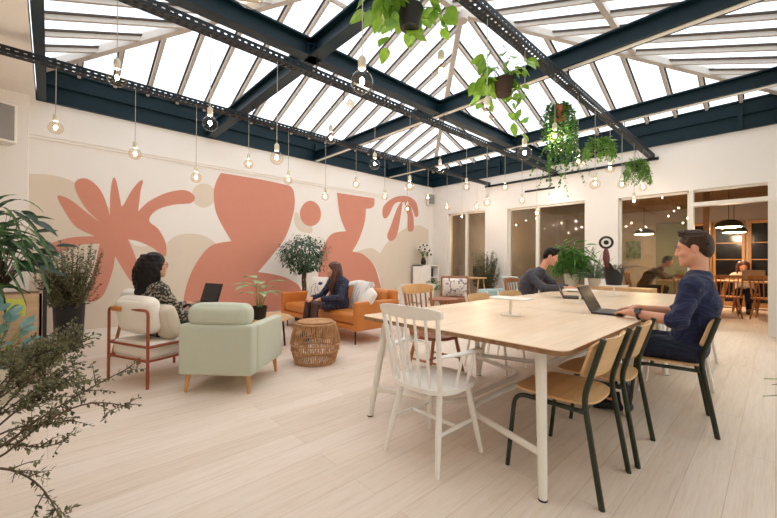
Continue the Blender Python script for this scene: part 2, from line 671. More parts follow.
MB().span((.62, YN - .09, .32), (7.58, YN - .085, 2.98)).build('pane', 'glass', wfo, smooth=False)
struct(MB().span((XL, 6.84, 0), (-.225, YM, ZC)).build('trim_1', 'wall', smooth=False), 'white pilaster in the corner left of the mural')

w = MB()
for a, b in (((XR, 6.46, 0), (8.6, YM, ZC)), ((XR, 4.59, 0), (8.6, 5.22, ZC)), ((XR, 2.17, 0), (8.6, 2.79, ZC)), ((XR, YN, 0), (8.6, .03, ZC)),
             ((XR, 5.22, 2.53), (8.6, 6.46, ZC)), ((XR, 2.79, 2.49), (8.6, 4.59, ZC)), ((XR, .03, 2.46), (8.6, 2.17, ZC))):
    w.span(a, b)
struct(w.build('wall_right', 'wall', smooth=False))

c = MB()
c.span((XL - .2, YN - .2, ZC), (OX0 - .06, YM + .2, ZC + .14))
c.span((OX0 - .06, YN - .2, ZC), (8.65, OY0 - .06, ZC + .14))
struct(c.build('ceiling', 'ceil', smooth=False))

# deep petrol-blue steel upstand round the roof light: web plus flanges
u = MB()
for a, b in (((OX0, YM, 0), (OX1, YM, 0)), ((OX1, YM, 0), (OX1, OY0, 0)), ((OX1, OY0, 0), (OX0, OY0, 0)), ((OX0, OY0, 0), (OX0, YM, 0))):
    a, b = V(a), V(b)
    d = (b - a).normalized()
    n = V((d.y, -d.x, 0))          # points into the room
    o = -n * .03
    za, zb = V((0, 0, (ZC + ZU) / 2)), V((0, 0, ZC + .012))
    e = d * .06
    u.beam(a + o + za - e, b + o + za + e, .03, ZU - ZC)
    u.beam(a + n * .01 + zb - e * .5, b + n * .01 + zb + e * .5, .07, .024)
    u.beam(a + n * .005 + V((0, 0, ZC + .26)) - e * .5, b + n * .005 + V((0, 0, ZC + .26)) + e * .5, .05, .012)
    u.beam(a + o + V((0, 0, ZU)) - e, b + o + V((0, 0, ZU)) + e, .09, .03)
    L = (b - a).length
    for k in range(1, int(L / 2.2) + 1):
        p = a + d * min(k * 2.2, L - .2)
        u.beam(p + n * .02 + V((0, 0, ZC + .03)), p + n * .02 + V((0, 0, ZU - .1)), .05, .06, up=(d.x, d.y, 0))
struct(u.build('trim_2', 'beam', smooth=False), 'deep petrol-blue steel beam running round the roof light')

# hipped roof light
TN = .37
RZ = ZU + TN * 3.55
A, B_, C_, D_ = V((OX0, OY1, ZU)), V((OX1, OY1, ZU)), V((OX1, OY0, ZU)), V((OX0, OY0, ZU))
R1, R2 = V((OX0 + 3.55, 3.45, RZ)), V((OX1 - 3.55, 3.45, RZ))
g = MB()
for q in ((A, B_, R2, R1), (B_, C_, R2), (C_, D_, R1, R2), (D_, A, R1)):
    up = V((0, 0, .05))
    g.add([p + up for p in q], [tuple(range(len(q)))[::-1]])
roof = struct(MB().beam(R1 - V((.02, 0, -.0)), R2 + V((.02, 0, 0)), .09, .13).build('window_4', 'bar', smooth=False), 'hipped glass roof light with white glazing bars')
g.build('pane', 'sky_glass', roof, smooth=False)
hb = MB()
for a, b in ((A, R1), (B_, R2), (C_, R2), (D_, R1)):
    hb.beam(a, b, .085, .12)
hb.lathe([(0, -.1), (.1, -.09), (.11, .03), (0, .04)], 16, (R2.x, R2.y, R2.z - .05))
hb.build('hip_rafter', 'bar', roof, smooth=False)
gb = MB()
gk = MB()


def glazing_bar(a, b):
    gb.beam(a, b, .042, .07)
    up = V((0, 0, .032))
    gk.beam(V(a) + up, V(b) + up, .082, .022)




def roof_z(x, y):
    return ZU + TN * min(y - OY0, OY1 - y, x - OX0, OX1 - x)


for k in range(-3, 18):
    x = 1.14 + .425 * k
    if OX0 + .1 < x < OX1 - .1:
        s = min(x - OX0, OX1 - x, 3.55)
        glazing_bar((x, OY1, ZU), (x, OY1 - s, ZU + TN * s))
        glazing_bar((x, OY0, ZU), (x, OY0 + s, ZU + TN * s))
for k in range(-4, 14):
    y = 1.25 + .43 * k
    if OY0 + .1 < y < OY1 - .1:
        s = min(y - OY0, OY1 - y, 3.55)
        glazing_bar((OX1, y, ZU), (OX1 - s, y, ZU + TN * s))
        glazing_bar((OX0, y, ZU), (OX0 + s, y, ZU + TN * s))
s = 1.62
gb.beam((OX0 + s, OY0 + s, ZU + TN * s), (OX1 - s, OY0 + s, ZU + TN * s), .07, .08)
gb.beam((2.15, 4.05, roof_z(2.15, 4.05) - .03), (3.0, 4.05, roof_z(2.15, 4.05) - .03), .04, .05)
gb.build('glazing_bar', 'bar', roof, smooth=False)
gk.build('gasket', 'gasket', roof, smooth=False)


def steel_beam(label, a, b, h=.2, w=.14, z=ZC, strip=False):
    t = thing('steel_beam', label, 'beam', (0, 0, 0), 0, 'petrol-blue steel beams under the roof light')
    a, b = V((a[0], a[1], z)), V((b[0], b[1], z))
    zz = lambda k: V((0, 0, k))
    wb = MB()
    wb.beam(a + zz(h / 2 + .01), b + zz(h / 2 + .01), .018, h - .02)
    wb.build('web', 'beam', t, smooth=False)
    for nm, k in (('top_flange', h), ('bottom_flange', .022)):
        MB().beam(a + zz(k), b + zz(k), w, .02).build(nm, 'beam', t, smooth=False)
    d = (b - a).normalized()
    n = V((-d.y, d.x, 0))
    if strip:
        MB().beam(a + zz(.007), b + zz(.007), w * .4, .01).build('soffit_strip', 'frame', t, smooth=False)
    bp = MB()
    for px in ((2.1, 3.49), (4.3, 3.49), (6.53, 3.49)):
        q = V((px[0], px[1], z))
        if abs((q - a).cross(d).length) < .05:
            for sg in (-1, 1):
                bp.beam(q + n * sg * .03 - d * .09 + zz(h / 2), q + n * sg * .03 + d * .09 + zz(h / 2), .02, h * .7)
                for k in (-.06, .06):
                    bp.beam(q + n * sg * .03 + d * k + zz(.05), q + n * sg * .06 + d * k + zz(.05), .02, .02)
                    bp.beam(q + n * sg * .03 + d * k + zz(.14), q + n * sg * .06 + d * k + zz(.14), .02, .02)
    if bp.v:
        bp.build('joint_plate', 'beam', t, smooth=False)
    return t


steel_beam('long petrol-blue steel beam parallel to the mural, crossing under the ridge', (OX0 + .02, 3.49), (OX1 - .02, 3.49), .2)
steel_beam('petrol-blue cross beam closest to the left end of the glass roof', (2.1, OY0 + .02), (2.1, OY1 - .02), .2)
steel_beam('middle petrol-blue cross beam, just past the ridge end of the glass roof', (4.3, OY0 + .02), (4.3, OY1 - .02), .2, strip=True)
steel_beam('petrol-blue cross beam closest to the glazed wall', (6.53, OY0 + .02), (6.53, OY1 - .02), .2, strip=True)


def cable_tray(label, y, x0, x1, z=3.15):
    t = thing('cable_tray', label, 'cable tray', (0, y, z), 0, 'perforated cable trays holding the bulbs')
    r = MB()
    for sg in (-1, 1):
        r.span((x0, sg * .052 - .0025, 0), (x1, sg * .052 + .0025, .02))
        r.span((x0, sg * .052 - .0025, .034), (x1, sg * .052 + .0025, .062))
        r.span((x0, sg * .052 - .014 * (sg > 0) , .06), (x1, sg * .052 + .014 * (sg < 0), .063))
    for yy in (-.042, 0, .042):
        r.span((x0, yy - .012, -.002), (x1, yy + .012, .002))
    x = x0
    while x < x1:
        r.span((x, -.05, -.0015), (x + .034, .05, .0015))
        for sg in (-1, 1):
            r.span((x, sg * .052 - .0025, .019), (x + .034, sg * .052 + .0025, .035))
        x += .06
    r.build('channel', 'tray', t, smooth=False)
    for xx in (2.1, 4.3, 6.53):
        h = MB()
        h.tube([(xx, 0, .0), (xx, 0, ZC + .02 - z)], .006, 6)
        h.box((xx, 0, .01), (.05, .1, .012))
        h.build('hanger_rod', 'tray', t)
    return t


cable_tray('perforated dark cable tray nearest the mural wall', 5.1, XL, XR - .03)
cable_tray('perforated dark cable tray in the middle, running under the ridge', 3.4, XL, XR - .03)
cable_tray('perforated dark cable tray with the hanging plants on it', 1.61, XL, XR - .03)
t = MB().span((XR - .05, 1.5, 3.1), (XR, 5.2, 3.145)).build('wall_channel', 'tray', smooth=False)
tag(t, 'dark steel channel on the wall above the glazed partitions, joining the trays', 'cable tray')
tag(MB().span((XR - .012, 3.42, 2.83), (XR, 4.13, 2.875)).build('air_vent', 'black', smooth=False), 'narrow black air slot in the white wall above the middle window', 'vent')

# mouldings and baseboards
md = MB()
md.span((-.225, YM - .035, 2.87), (6.2, YM, 2.92))
md.span((-.225, YM - .02, 2.83), (6.2, YM, 2.87))
struct(md.build('trim_3', 'wall', smooth=False), 'white picture moulding above the mural')
struct(MB().span((-.225, YM - .018, 0), (XR, YM, .11)).build('baseboard_mural', 'frame', smooth=False))
struct(MB().span((XL, YN, 0), (XL + .018, 6.84, .11)).build('baseboard_left', 'frame', smooth=False))
br = MB()
for a, b in ((6.46, YM), (4.59, 5.22), (2.17, 2.79), (YN, .0)):
    br.span((XR - .018, a, 0), (XR, b, .11))
struct(br.build('baseboard_right', 'frame', smooth=False))

# glazed partitions
def glazing(name, label, y0, y1, z1, mull, extra=None):
    f = MB()
    xa, xb = XR + .1, XR + .17
    f.span((xa, y0, 0), (xb, y0 + .035, z1)).span((xa, y1 - .035, 0), (xb, y1, z1))
    f.span((xa, y0, z1 - .04), (xb, y1, z1)).span((xa, y0, 0), (xb, y1, .06))
    for y in mull:
        f.span((xa - .02, y - .035, 0), (xb, y + .035, z1))
    o = struct(f.build(name, 'frame', smooth=False), label)
    MB().span((XR + .13, y0 + .02, .05), (XR + .138, y1 - .02, z1 - .02)).build('pane', 'glass', o, smooth=False)
    return o


glazing('window_1', 'narrow glazed partition nearest the mural corner', 5.22, 6.46, 2.53, [5.86])
glazing('window_2', 'glazed partition behind the man in grey', 2.79, 4.59, 2.49, [3.86])
glazing('window_3', 'wide glazed partition left of the open doorway', 1.06, 2.17, 2.46, [])
f = MB()
f.span((XR + .0, 1.0, 0), (XR + .17, 1.06, 2.46)).span((XR + .0, .03, 0), (XR + .17, .085, 2.46))
f.span((XR + .0, .085, 2.165), (XR + .17, 1.0, 2.235)).span((XR + .08, .085, 2.43), (XR + .17, 1.0, 2.46))
dr = struct(f.build('door_1', 'frame', smooth=False), 'white door frame with a glazed transom, standing open')
MB().span((XR + .13, .085, 2.235), (XR + .138, 1.0, 2.44)).build('pane', 'glass', dr, smooth=False)
lf = MB()
lf.span((7.66, -.045, .01), (7.75, -.005, 2.15)).span((8.24, -.045, .01), (8.33, -.005, 2.15)).span((7.75, -.045, 2.05), (8.24, -.005, 2.15)).span((7.75, -.045, .01), (8.24, -.005, .2))
leaf = lf.build('door_2', 'frame', smooth=False)
struct(leaf, 'white glazed door leaf swung open into the room')
MB().span((7.75, -.028, .2), (8.24, -.022, 2.05)).build('pane', 'glass', leaf, smooth=False)
MB().tube([(7.7, -.06, 1.05), (7.7, -.1, 1.05), (7.82, -.1, 1.05)], .01, 8).build('door_handle', 'black', leaf)

# the room behind the glass
struct(MB().span((13.6, -2.6, 0), (13.8, 7.7, 2.85)).build('wall_back', 'roomwall', smooth=False))
struct(MB().span((8.6, 7.5, 0), (13.8, 7.7, 2.85)).build('wall_back_left', 'roomwall', smooth=False))
struct(MB().span((8.6, -2.6, 0), (13.8, -2.4, 2.85)).build('wall_back_right', 'roomwall', smooth=False))
rc = MB().span((8.6, -2.6, 2.75), (13.8, 7.7, 2.9))
for k in range(12):
    rc.span((8.7, -2.2 + k * .8, 2.735), (13.6, -2.19 + k * .8, 2.75), 1)
struct(rc.build('ceiling', ['roomceil', 'tanwood'], smooth=False), 'wood-lined ceiling of the room behind the glass')
struct(MB().span((10.3, 3.1, 0), (10.45, 7.5, 2.75)).build('wall_divider', 'roomwall', smooth=False))

MURAL = [
    (1, [(-0.22,2.33,1),(-0.06,2.35),(0.1,2.34),(0.22,2.3),(0.43,2.18),(0.64,1.98),(0.79,1.75),(0.99,1.39),(1.42,1.43,1),(1.57,1.57),(1.79,1.62),(2.05,1.58),(2.32,1.35),(2.56,0.88),(2.57,0.07,1),(-0.2,-0.07,1)]),
    (1, [(2.21,2.34),(2.18,2.23),(2.1,2.14),(2.0,2.1),(1.91,2.12),(1.83,2.19),(1.81,2.29),(1.83,2.4),(1.9,2.49),(2.0,2.53),(2.1,2.52),(2.18,2.45)]),
    (1, [(3.83,2.2),(4.0,2.02),(4.22,1.91),(4.2,1.77),(3.93,1.8),(3.79,1.98)]),
    (1, [(5.43,1.35),(5.71,1.45),(5.97,1.49),(6.24,1.36,1),(6.54,1.69),(7.2,2.08),(7.78,2.19),(8.15,2.09,1),(8.17,0.29,1),(6.29,0.26,1),(6.21,0.8),(5.84,1.24)]),
    (0, [(0.07,2.06),(0.2,2.03),(0.36,1.89),(0.55,1.72,1),(0.38,1.92),(0.26,2.19),(0.28,2.32),(0.39,2.36),(0.51,2.27),(0.6,2.1),(0.67,1.83,1),(0.67,2.16),(0.7,2.41),(0.74,2.39),(0.78,2.18),(0.81,1.99,1),(0.85,2.05),(0.94,2.26),(1.04,2.42),(1.09,2.43),(1.06,2.27),(1.03,1.94,1),(1.18,2.12),(1.43,2.29),(1.69,2.37),(1.85,2.29),(1.8,2.16),(1.53,2.1),(1.28,1.98),(1.18,1.8),(1.31,1.67),(1.41,1.47),(1.43,1.27),(1.39,1.22),(1.24,1.35),(1.05,1.45),(0.9,1.48,1),(0.98,1.26),(1.07,0.92),(1.03,0.73),(0.91,0.87),(0.74,1.21,1),(0.71,0.99),(0.64,0.72),(0.57,0.58),(0.46,0.52),(0.39,0.58),(0.43,0.78),(0.49,1.04),(0.55,1.4,1),(0.32,1.37),(0.09,1.26),(-0.07,1.24),(-0.06,1.34),(0.2,1.47),(0.49,1.51,1),(0.28,1.63),(0.15,1.85)]),
    (0, [(2.29,2.77,1),(3.04,2.77),(3.66,2.74,1),(3.76,2.66),(3.8,2.43),(3.76,2.13),(3.6,1.67),(3.34,1.31),(3.01,0.93,1),(3.32,0.88),(3.63,0.79),(3.92,0.61),(4.06,0.3,1),(4.07,0.13,1),(1.69,-0.02,1),(1.69,0.43),(1.76,0.79),(1.92,1.16),(2.15,1.43),(2.49,1.52,1),(2.23,1.99),(2.17,2.37),(2.21,2.59)]),
    (0, [(4.45,2.23),(4.42,2.08),(4.32,1.97),(4.18,1.92),(4.05,1.95),(3.96,2.04),(3.92,2.18),(3.96,2.31),(4.05,2.42),(4.18,2.48),(4.31,2.45),(4.41,2.36)]),
    (0, [(4.88,2.75,1),(6.04,2.76,1),(6.03,2.59),(5.93,2.5),(5.76,2.47,1),(5.72,2.13),(5.55,1.7),(5.34,1.39,1),(5.71,1.31),(6.06,1.01),(6.28,0.46),(6.29,0.26,1),(4.29,0.13,1),(4.39,0.84),(4.49,1.4),(4.73,1.77),(5.15,1.87,1),(4.97,2.24)]),
    (0, [(6.32,2.36),(6.35,2.59),(6.6,2.8),(6.92,2.93),(7.33,2.96),(7.62,2.82),(7.7,2.5),(7.58,2.43),(7.42,2.67),(7.26,2.8,1),(6.92,2.77),(6.73,2.68),(6.56,2.4),(6.42,2.28)]),
    (0, [(7.06,2.85,1),(6.99,2.42),(6.84,1.86),(6.62,1.7),(6.49,1.82),(6.62,2.11),(6.85,2.59)]),
    (0, [(7.13,2.82,1),(7.25,2.44),(7.26,2.06),(7.37,1.99),(7.5,2.07),(7.49,2.42),(7.33,2.84,1)]),
]
mu = MB()
for k, (mi, pts) in enumerate(MURAL):
    pts = [(max(-.22, min(XR - .005, p[0])), max(.112, p[1])) + tuple(p[2:]) for p in pts]
    poly = smooth_outline(pts)
    tri = geometry.tessellate_polygon([[V((p[0], p[1], 0)) for p in poly]])
    yy = YM - .0008 - .0006 * k
    mu.add([(p[0], yy, p[1]) for p in poly], [tuple(t) for t in tri], mi)
tag(mu.build('wall_mural_painting', ['terra', 'beige'], smooth=False), 'terracotta and beige painted mural of leaf and body shapes on the long white wall', 'mural')

# =============================================================== FURNITURE
# ---- long tables: birch tops on white bent-tube legs
def table_parts(t):
    W, D, Z = 1.45, 1.53, .74
    o = rrect(W - .004, D, .07, 7)
    tb = MB()
    tb.prism(o, Z - .004, Z, 0)
    tb.prism([(x * .998, y * .998) for x, y in o], Z - .028, Z - .004, 1)
    tb.build('tabletop', ['table', 'tedge'], t, angle=30)
    for sx in (-1, 1):
        for sy in (-1, 1):
            l = MB()
            l.tube([(sx * (W / 2 - .004), sy * (D / 2 - .115) - .01, 0), (sx * (W / 2 - .12), sy * (D / 2 - .17) - .0, Z - .03)], [.021, .03], 14)
            l.lathe([(.022, 0), (.022, .008)], 12, (sx * (W / 2 - .004), sy * (D / 2 - .115) - .01, 0), 1)
            l.box((sx * (W / 2 - .13), sy * (D / 2 - .17), Z - .032), (.1, .08, .008))
            l.build('leg', ['whitemetal', 'black'], t)
    zs = .2
    leg = lambda sx, sy: V((sx * (W / 2 - .045), sy * (D / 2 - .13) - .008, zs))
    for sy in (-1, 1):
        p = poly_round([leg(-1, sy), V((-W / 2 + .24, sy * .05, zs)), V((W / 2 - .24, sy * .05, zs)), leg(1, sy)], .16, 7)
        MB().tube(p, .017, 12, flat=1.15).build('stretcher', 'whitemetal', t)


TX = [2.485, 3.935, 5.385]
tl = ['long birch table at the near end, white chair tucked at its end', 'middle birch table of the row, between two flat white pedestals', 'far birch table of the row, with the black plant pot above it']
tab = thing('work_table', tl[0], 'table', (TX[0], 1.435, 0), 0, 'birch tables pushed into one long row')
table_parts(tab)
for k in (1, 2):
    copy_tree(tab, (TX[k], 1.435, 0), 0, tl[k])

# small white pedestals standing on the tables
ped = thing('table_pedestal', 'flat white pedestal stand on the near table, empty', 'stand', (2.66, 1.43, .741), 0, 'flat white pedestals along the table row')
MB().prism(rrect(.2, .3, .04), .125, .137).build('top', 'whitemetal', ped)
MB().lathe([(.013, .006), (.011, .03), (.011, .126)], 14).build('stem', 'whitemetal', ped)
MB().lathe([(0, 0), (.075, 0), (.075, .005), (.02, .009), (0, .009)], 24).build('base', 'whitemetal', ped)
copy_tree(ped, (4.0, 1.38, .741), 0, 'flat white pedestal stand on the middle table, behind the open laptop')
copy_tree(ped, (5.18, 1.39, .741), 0, 'flat white pedestal stand holding up the black plant pot')


# ---- plywood chairs with tube frames
def ply_chair(name, label, loc, rz, fm, group):
    t = thing(name, label, 'chair', loc, rz, group)
    for nm, sx in (('leg', -1), ('leg', 1)):
        p = poly_round([(sx * .195, .245, 0), (sx * .195, .2, .425), (sx * .2, -.16, .425)], .07, 7)
        MB().tube(p, .0125, 10).build('front_leg', fm, t)
        r = poly_round([(sx * .225, -.25, 0), (sx * .212, -.165, .5), (sx * .222, -.255, .8)], .06, 6)
        MB().tube(r, .0135, 10, flat=1.25).build('rear_leg', fm, t)
    st = MB()
    st.tube([(-.2, -.15, .425), (.2, -.15, .425)], .011, 8)
    st.build('rear_stretcher', fm, t)
    MB().tube([(-.195, .1, .425), (.195, .1, .425)], .011, 8).build('front_stretcher', fm, t)
    o = []
    for k in range(44):
        a = 2 * PI * k / 44
        c, s_ = math.cos(a), math.sin(a)
        o.append((.225 * abs(c) ** .62 * (1 if c > 0 else -1), .02 + .215 * abs(s_) ** .62 * (1 if s_ > 0 else -1)))
    MB().prism(o, .448, .46, fn=lambda p: (p[0], p[1], p[2] + .05 * p[0] ** 2 * 4 - (.25 * max(0, p[1] - .15) ** 2 * 6))).build('seat', 'ply', t, angle=30)
    b = MB()
    pts = rrect(.46, .2, .045, 5)
    # a fine strip mesh so that the board can curve
    NX, NZ = 16, 6
    vs, fs = [], []
    for th in (0, 1):
        for i in range(NX + 1):
            for j in range(NZ + 1):
                x = -.24 + .48 * i / NX
                h = .1 - (.03 * max(0, (abs(x) - .165) / .075) ** 2)
                z = .69 + h * (2 * j / NZ - 1)
                y = -.16 - (z - .6) * .33 - .05 * (1 - (x / .24) ** 2) + th * .011
                vs.append((x, y, z))
    n1 = (NX + 1) * (NZ + 1)
    q = lambda th, i, j: th * n1 + i * (NZ + 1) + j
    for i in range(NX):
        for j in range(NZ):
            fs.append((q(0, i, j), q(0, i + 1, j), q(0, i + 1, j + 1), q(0, i, j + 1)))
            fs.append((q(1, i, j + 1), q(1, i + 1, j + 1), q(1, i + 1, j), q(1, i, j)))
    for i in range(NX):
        fs.append((q(1, i, 0), q(1, i + 1, 0), q(0, i + 1, 0), q(0, i, 0)))
        fs.append((q(0, i, NZ), q(0, i + 1, NZ), q(1, i + 1, NZ), q(1, i, NZ)))
    for j in range(NZ):
        fs.append((q(0, 0, j), q(0, 0, j + 1), q(1, 0, j + 1), q(1, 0, j)))
        fs.append((q(1, NX, j), q(1, NX, j + 1), q(0, NX, j + 1), q(0, NX, j)))
    b.add(vs, fs)
    b.build('backrest', 'ply', t)
    return t


GC = 'oak chairs with dark green tube frames'
ch = ply_chair('plywood_chair', 'empty oak chair with dark green tube legs at the near table corner', (2.12, .805, 0), 0, 'green', GC)
copy_tree(ch, (2.655, .79, 0), math.radians(2), 'empty oak chair with dark green legs between the corner chair and the man in navy', GC)
copy_tree(ch, (3.40, .55, 0), math.radians(11), 'oak chair with dark green legs that the man in navy sits on', GC)
WC = 'oak chairs with white tube frames'
wh = ply_chair('plywood_chair', 'white-legged oak chair across the table, left of two showing only backs', (3.62, 2.12, 0), PI, 'whitemetal', WC)
copy_tree(wh, (4.28, 2.10, 0), PI - .06, 'white-legged oak chair across the table, right of two showing only backs', WC)
copy_tree(wh, (4.12, .62, 0), .05, 'white-legged oak chair hidden behind the man in navy, next along the table', WC)
copy_tree(wh, (5.45, .72, 0), -.03, 'white-legged oak chair furthest along the near side of the table', WC)


# ---- spindle-back chairs
def spindle_chair(label, loc, rz, mt, arms, group=None, seat=None, rail_h=.075, rail=None):
    t = thing('spindle_chair', label, 'chair', loc, rz, group)
    o = []
    for k in range(40):
        a = 2 * PI * k / 40
        c, s_ = math.cos(a), math.sin(a)
        o.append(((.232 - .012 * s_) * abs(c) ** .75 * (1 if c > 0 else -1), .222 * abs(s_) ** .75 * (1 if s_ > 0 else -1)))
    sb = MB()
    sb.prism(o, .428, .45)
    sb.prism([(x * .93, y * .93) for x, y in o], .418, .428)
    sb.build('seat', seat or mt, t, angle=50)
    foot = lambda sx, sy: V((sx * .205, sy * .2 - (.02 if sy < 0 else 0), 0))
    top = lambda sx, sy: V((sx * .145, sy * .13, .425))
    for sx in (-1, 1):
        for sy in (-1, 1):
            MB().tube([foot(sx, sy), foot(sx, sy).lerp(top(sx, sy), .5), top(sx, sy)], [.0125, .019, .017], 12).build('leg', mt, t)
    at_ = lambda sx, sy, k: foot(sx, sy).lerp(top(sx, sy), k)
    for sx in (-1, 1):
        MB().tube([at_(sx, -1, .48), (at_(sx, -1, .48) + at_(sx, 1, .48)) / 2, at_(sx, 1, .48)], [.009, .013, .009], 10).build('stretcher', mt, t)
    a, b = (at_(-1, -1, .48) + at_(-1, 1, .48)) / 2, (at_(1, -1, .48) + at_(1, 1, .48)) / 2
    MB().tube([a, b], .011, 10).build('stretcher', mt, t)
    N = 7
    bk = lambda f, z: V((f * (.175 + (z - .45) * .1), -.165 + .03 * f * f - (z - .45) * .28 - .0 , z))
    bk2 = lambda f, z: V((f * (.18 + (z - .45) * .08), -.168 - .035 * (1 - f * f) - (z - .45) * .16, z))
    for k in range(N):
        f = -1 + 2 * k / (N - 1)
        r = .014 if k in (0, N - 1) else .0085
        MB().tube([bk2(f, .44), bk2(f, .64), bk2(f, .865)], [r, r * 1.1, r * .9], 10).build('spindle', mt, t)
    rl = MB()
    top_, n = [], 20
    vs, fs = [], []
    for i in range(n + 1):
        f = (-1 + 2 * i / n) * 1.12
        hh = rail_h * (.5 - .16 * f ** 4)
        c0 = bk2(max(-1.15, min(1.15, f)), .875)
        for dy, dz in ((-.010, -hh), (.010, -hh), (.010, hh * .7), (.004, hh), (-.012, hh)):
            vs.append(c0 + V((0, dy - dz * .25, dz)))
    for i in range(n):
        for k in range(5):
            l = (k + 1) % 5
            fs.append((i * 5 + k, i * 5 + l, i * 5 + 5 + l, i * 5 + 5 + k))
    fs += [(4, 3, 2, 1, 0), tuple(n * 5 + k for k in range(5))]
    rl.add(vs, fs).build('top_rail', rail or mt, t, angle=50)
    if arms:
        for sx in (-1, 1):
            p0 = bk2(sx * 1.0, .64)
            p1 = V((sx * .24, -.05, .645))
            p2 = V((sx * .25, .11, .645))
            MB().tube([p0, p1, p2, p2 + V((0, .012, 0))], [.014, .019, .024, .014], 12, flat=.62).build('arm', mt, t)
            for y in (-.04, .07):
                MB().tube([(sx * .19, y, .445), (sx * .237, y, .64)], .009, 10).build('arm_spindle', mt, t)
    return t


spindle_chair('white spindle-back armchair in front, at the near end of the table', (1.735, 1.435, 0), -PI / 2, 'whitewood', True)
spindle_chair('brown wooden spindle-back chair on the sofa side of the near table', (2.80, 2.30, 0), PI + .05, 'tanwood', False, None, 'redwood', .1, 'birchleg')
spindle_chair('white spindle-back chair standing behind the sofa arm, only its rail showing', (3.12, 3.0, 0), -.3, 'whitewood', False)
spindle_chair('brown wooden spindle-back chair that the man in grey sits on', (5.33, 2.62, 0), PI, 'tanwood', False, None, 'redwood')


# ---- sage armchair seen from behind
t = thing('armchair', 'sage green upholstered armchair seen from behind, on birch legs', 'armchair', (1.31, 3.56, 0), -math.radians(46.5))
W, D = .66, .74
MB().rbox((0, -D / 2 + .06, .38), (W, .12, .44), .025).build('backrest', 'sage', t)
for sx in (-1, 1):
    MB().rbox((sx * (W / 2 - .05), .062, .375), (.1, D - .125, .43), .025).build('armrest', 'sage', t)
MB().rbox((0, .05, .24), (W - .2, D - .14, .16), .02).build('seat_base', 'sage', t)
MB().rbox((0, .08, .385), (W - .21, D - .2, .14), .05, puff=(0, 0, .02)).build('seat_cushion', 'sage', t)
MB().rbox((0, -D / 2 + .115, .672), (W - .12, .2, .2), .07, 6, puff=(.01, .015, .01)).build('head_cushion', 'sage', t)
for sx in (-1, 1):
    for sy in (-1, 1):
        MB().tube([(sx * (W / 2 - .045), sy * (D / 2 - .05), 0), (sx * (W / 2 - .06), sy * (D / 2 - .07), .165)], [.013, .024], 12).build('leg', 'birchleg', t)


# ---- cream lounge chair with rust tube frame
def lounge(label, loc, rz, fr):
    t = thing('lounge_chair', label, 'armchair', loc, rz)
    W, D = .6, .66
    tb = .013
    bf = poly_round([(-W / 2, -D / 2, 0), (-W / 2, -D / 2, .7), (W / 2, -D / 2, .7), (W / 2, -D / 2, 0)], .05, 6)
    MB().tube(bf, tb, 12).build('back_frame', fr, t)
    for sx in (-1, 1):
        sf = poly_round([(sx * W / 2, -D / 2, .245), (sx * W / 2, D / 2, .245)], .05)
        MB().tube([(sx * W / 2, -D / 2, .37), (sx * W / 2, D / 2, .37)], tb, 10).build('side_rail', fr, t)
        MB().tube(sf, tb * .9, 10).build('side_rail', fr, t)
        MB().tube([(sx * W / 2, D / 2, 0), (sx * W / 2, D / 2, .383)], tb, 12).build('front_leg', fr, t)
    for z in (.245, .37):
        MB().tube([(-W / 2, -D / 2, z), (W / 2, -D / 2, z)], tb * .9, 10).build('back_rail', fr, t)
    MB().tube([(-W / 2, D / 2, .245), (W / 2, D / 2, .245)], tb * .9, 10).build('front_rail', fr, t)
    MB().rbox((0, .0, .32), (W - .04, D - .04, .15), .035, puff=(0, 0, .012)).build('seat_cushion', 'cream', t)
    cb = MB()
    cb.X = Matrix.Translation((0, -D / 2 + .1, .64)) @ Matrix.Rotation(.16, 4, 'X')
    cb.rbox((0, 0, 0), (W - .1, .16, .34), .07, 6, puff=(.01, .03, .01))
    cb.build('back_cushion', 'cream', t)
    for sx in (-.15,):
        MB().tube([(sx - .07, -D / 2 - .002, .695), (sx + .07, -D / 2 - .002, .695)], .026, 12).build('leather_loop', 'leather', t)
    return t


lounge('cream cushioned lounge chair on a rust-red tube frame, woman sitting in it', (.84, 4.24, 0), -math.radians(68), 'rust')
cb = MB()
cb.X = Matrix.Translation((.83, 4.01, .565)) @ Matrix.Rotation(-math.radians(68), 4, 'Z') @ Matrix.Rotation(.3, 4, 'X')
cb.rbox((0, 0, 0), (.2, .14, .34), .06, puff=(0, .03, 0))
tag(cb.build('cushion', 'oatmeal'), 'oatmeal cushion tucked beside the woman in the lounge chair', 'cushion')

t = thing('wooden_armchair', 'wood-armed chair with white cushion, mostly hidden behind the lounge chair', 'armchair', (.98, 5.2, 0), -math.radians(75))
for sx in (-1, 1):
    MB().tube([(sx * .32, -.3, .6), (sx * .32, .33, .63)], [.022, .026], 12).build('armrest', 'tanwood', t)
    MB().tube([(sx * .32, -.36, 0), (sx * .32, -.22, .6)], [.016, .02], 10).build('leg', 'tanwood', t)
    MB().tube([(sx * .32, .34, 0), (sx * .32, .26, .62)], [.016, .02], 10).build('leg', 'tanwood', t)
MB().rbox((0, 0, .38), (.58, .6, .16), .05).build('seat_cushion', 'cush_white', t)
MB().rbox((0, -.24, .62), (.5, .16, .38), .06, puff=(0, .03, 0)).build('back_cushion', 'cush_white', t)


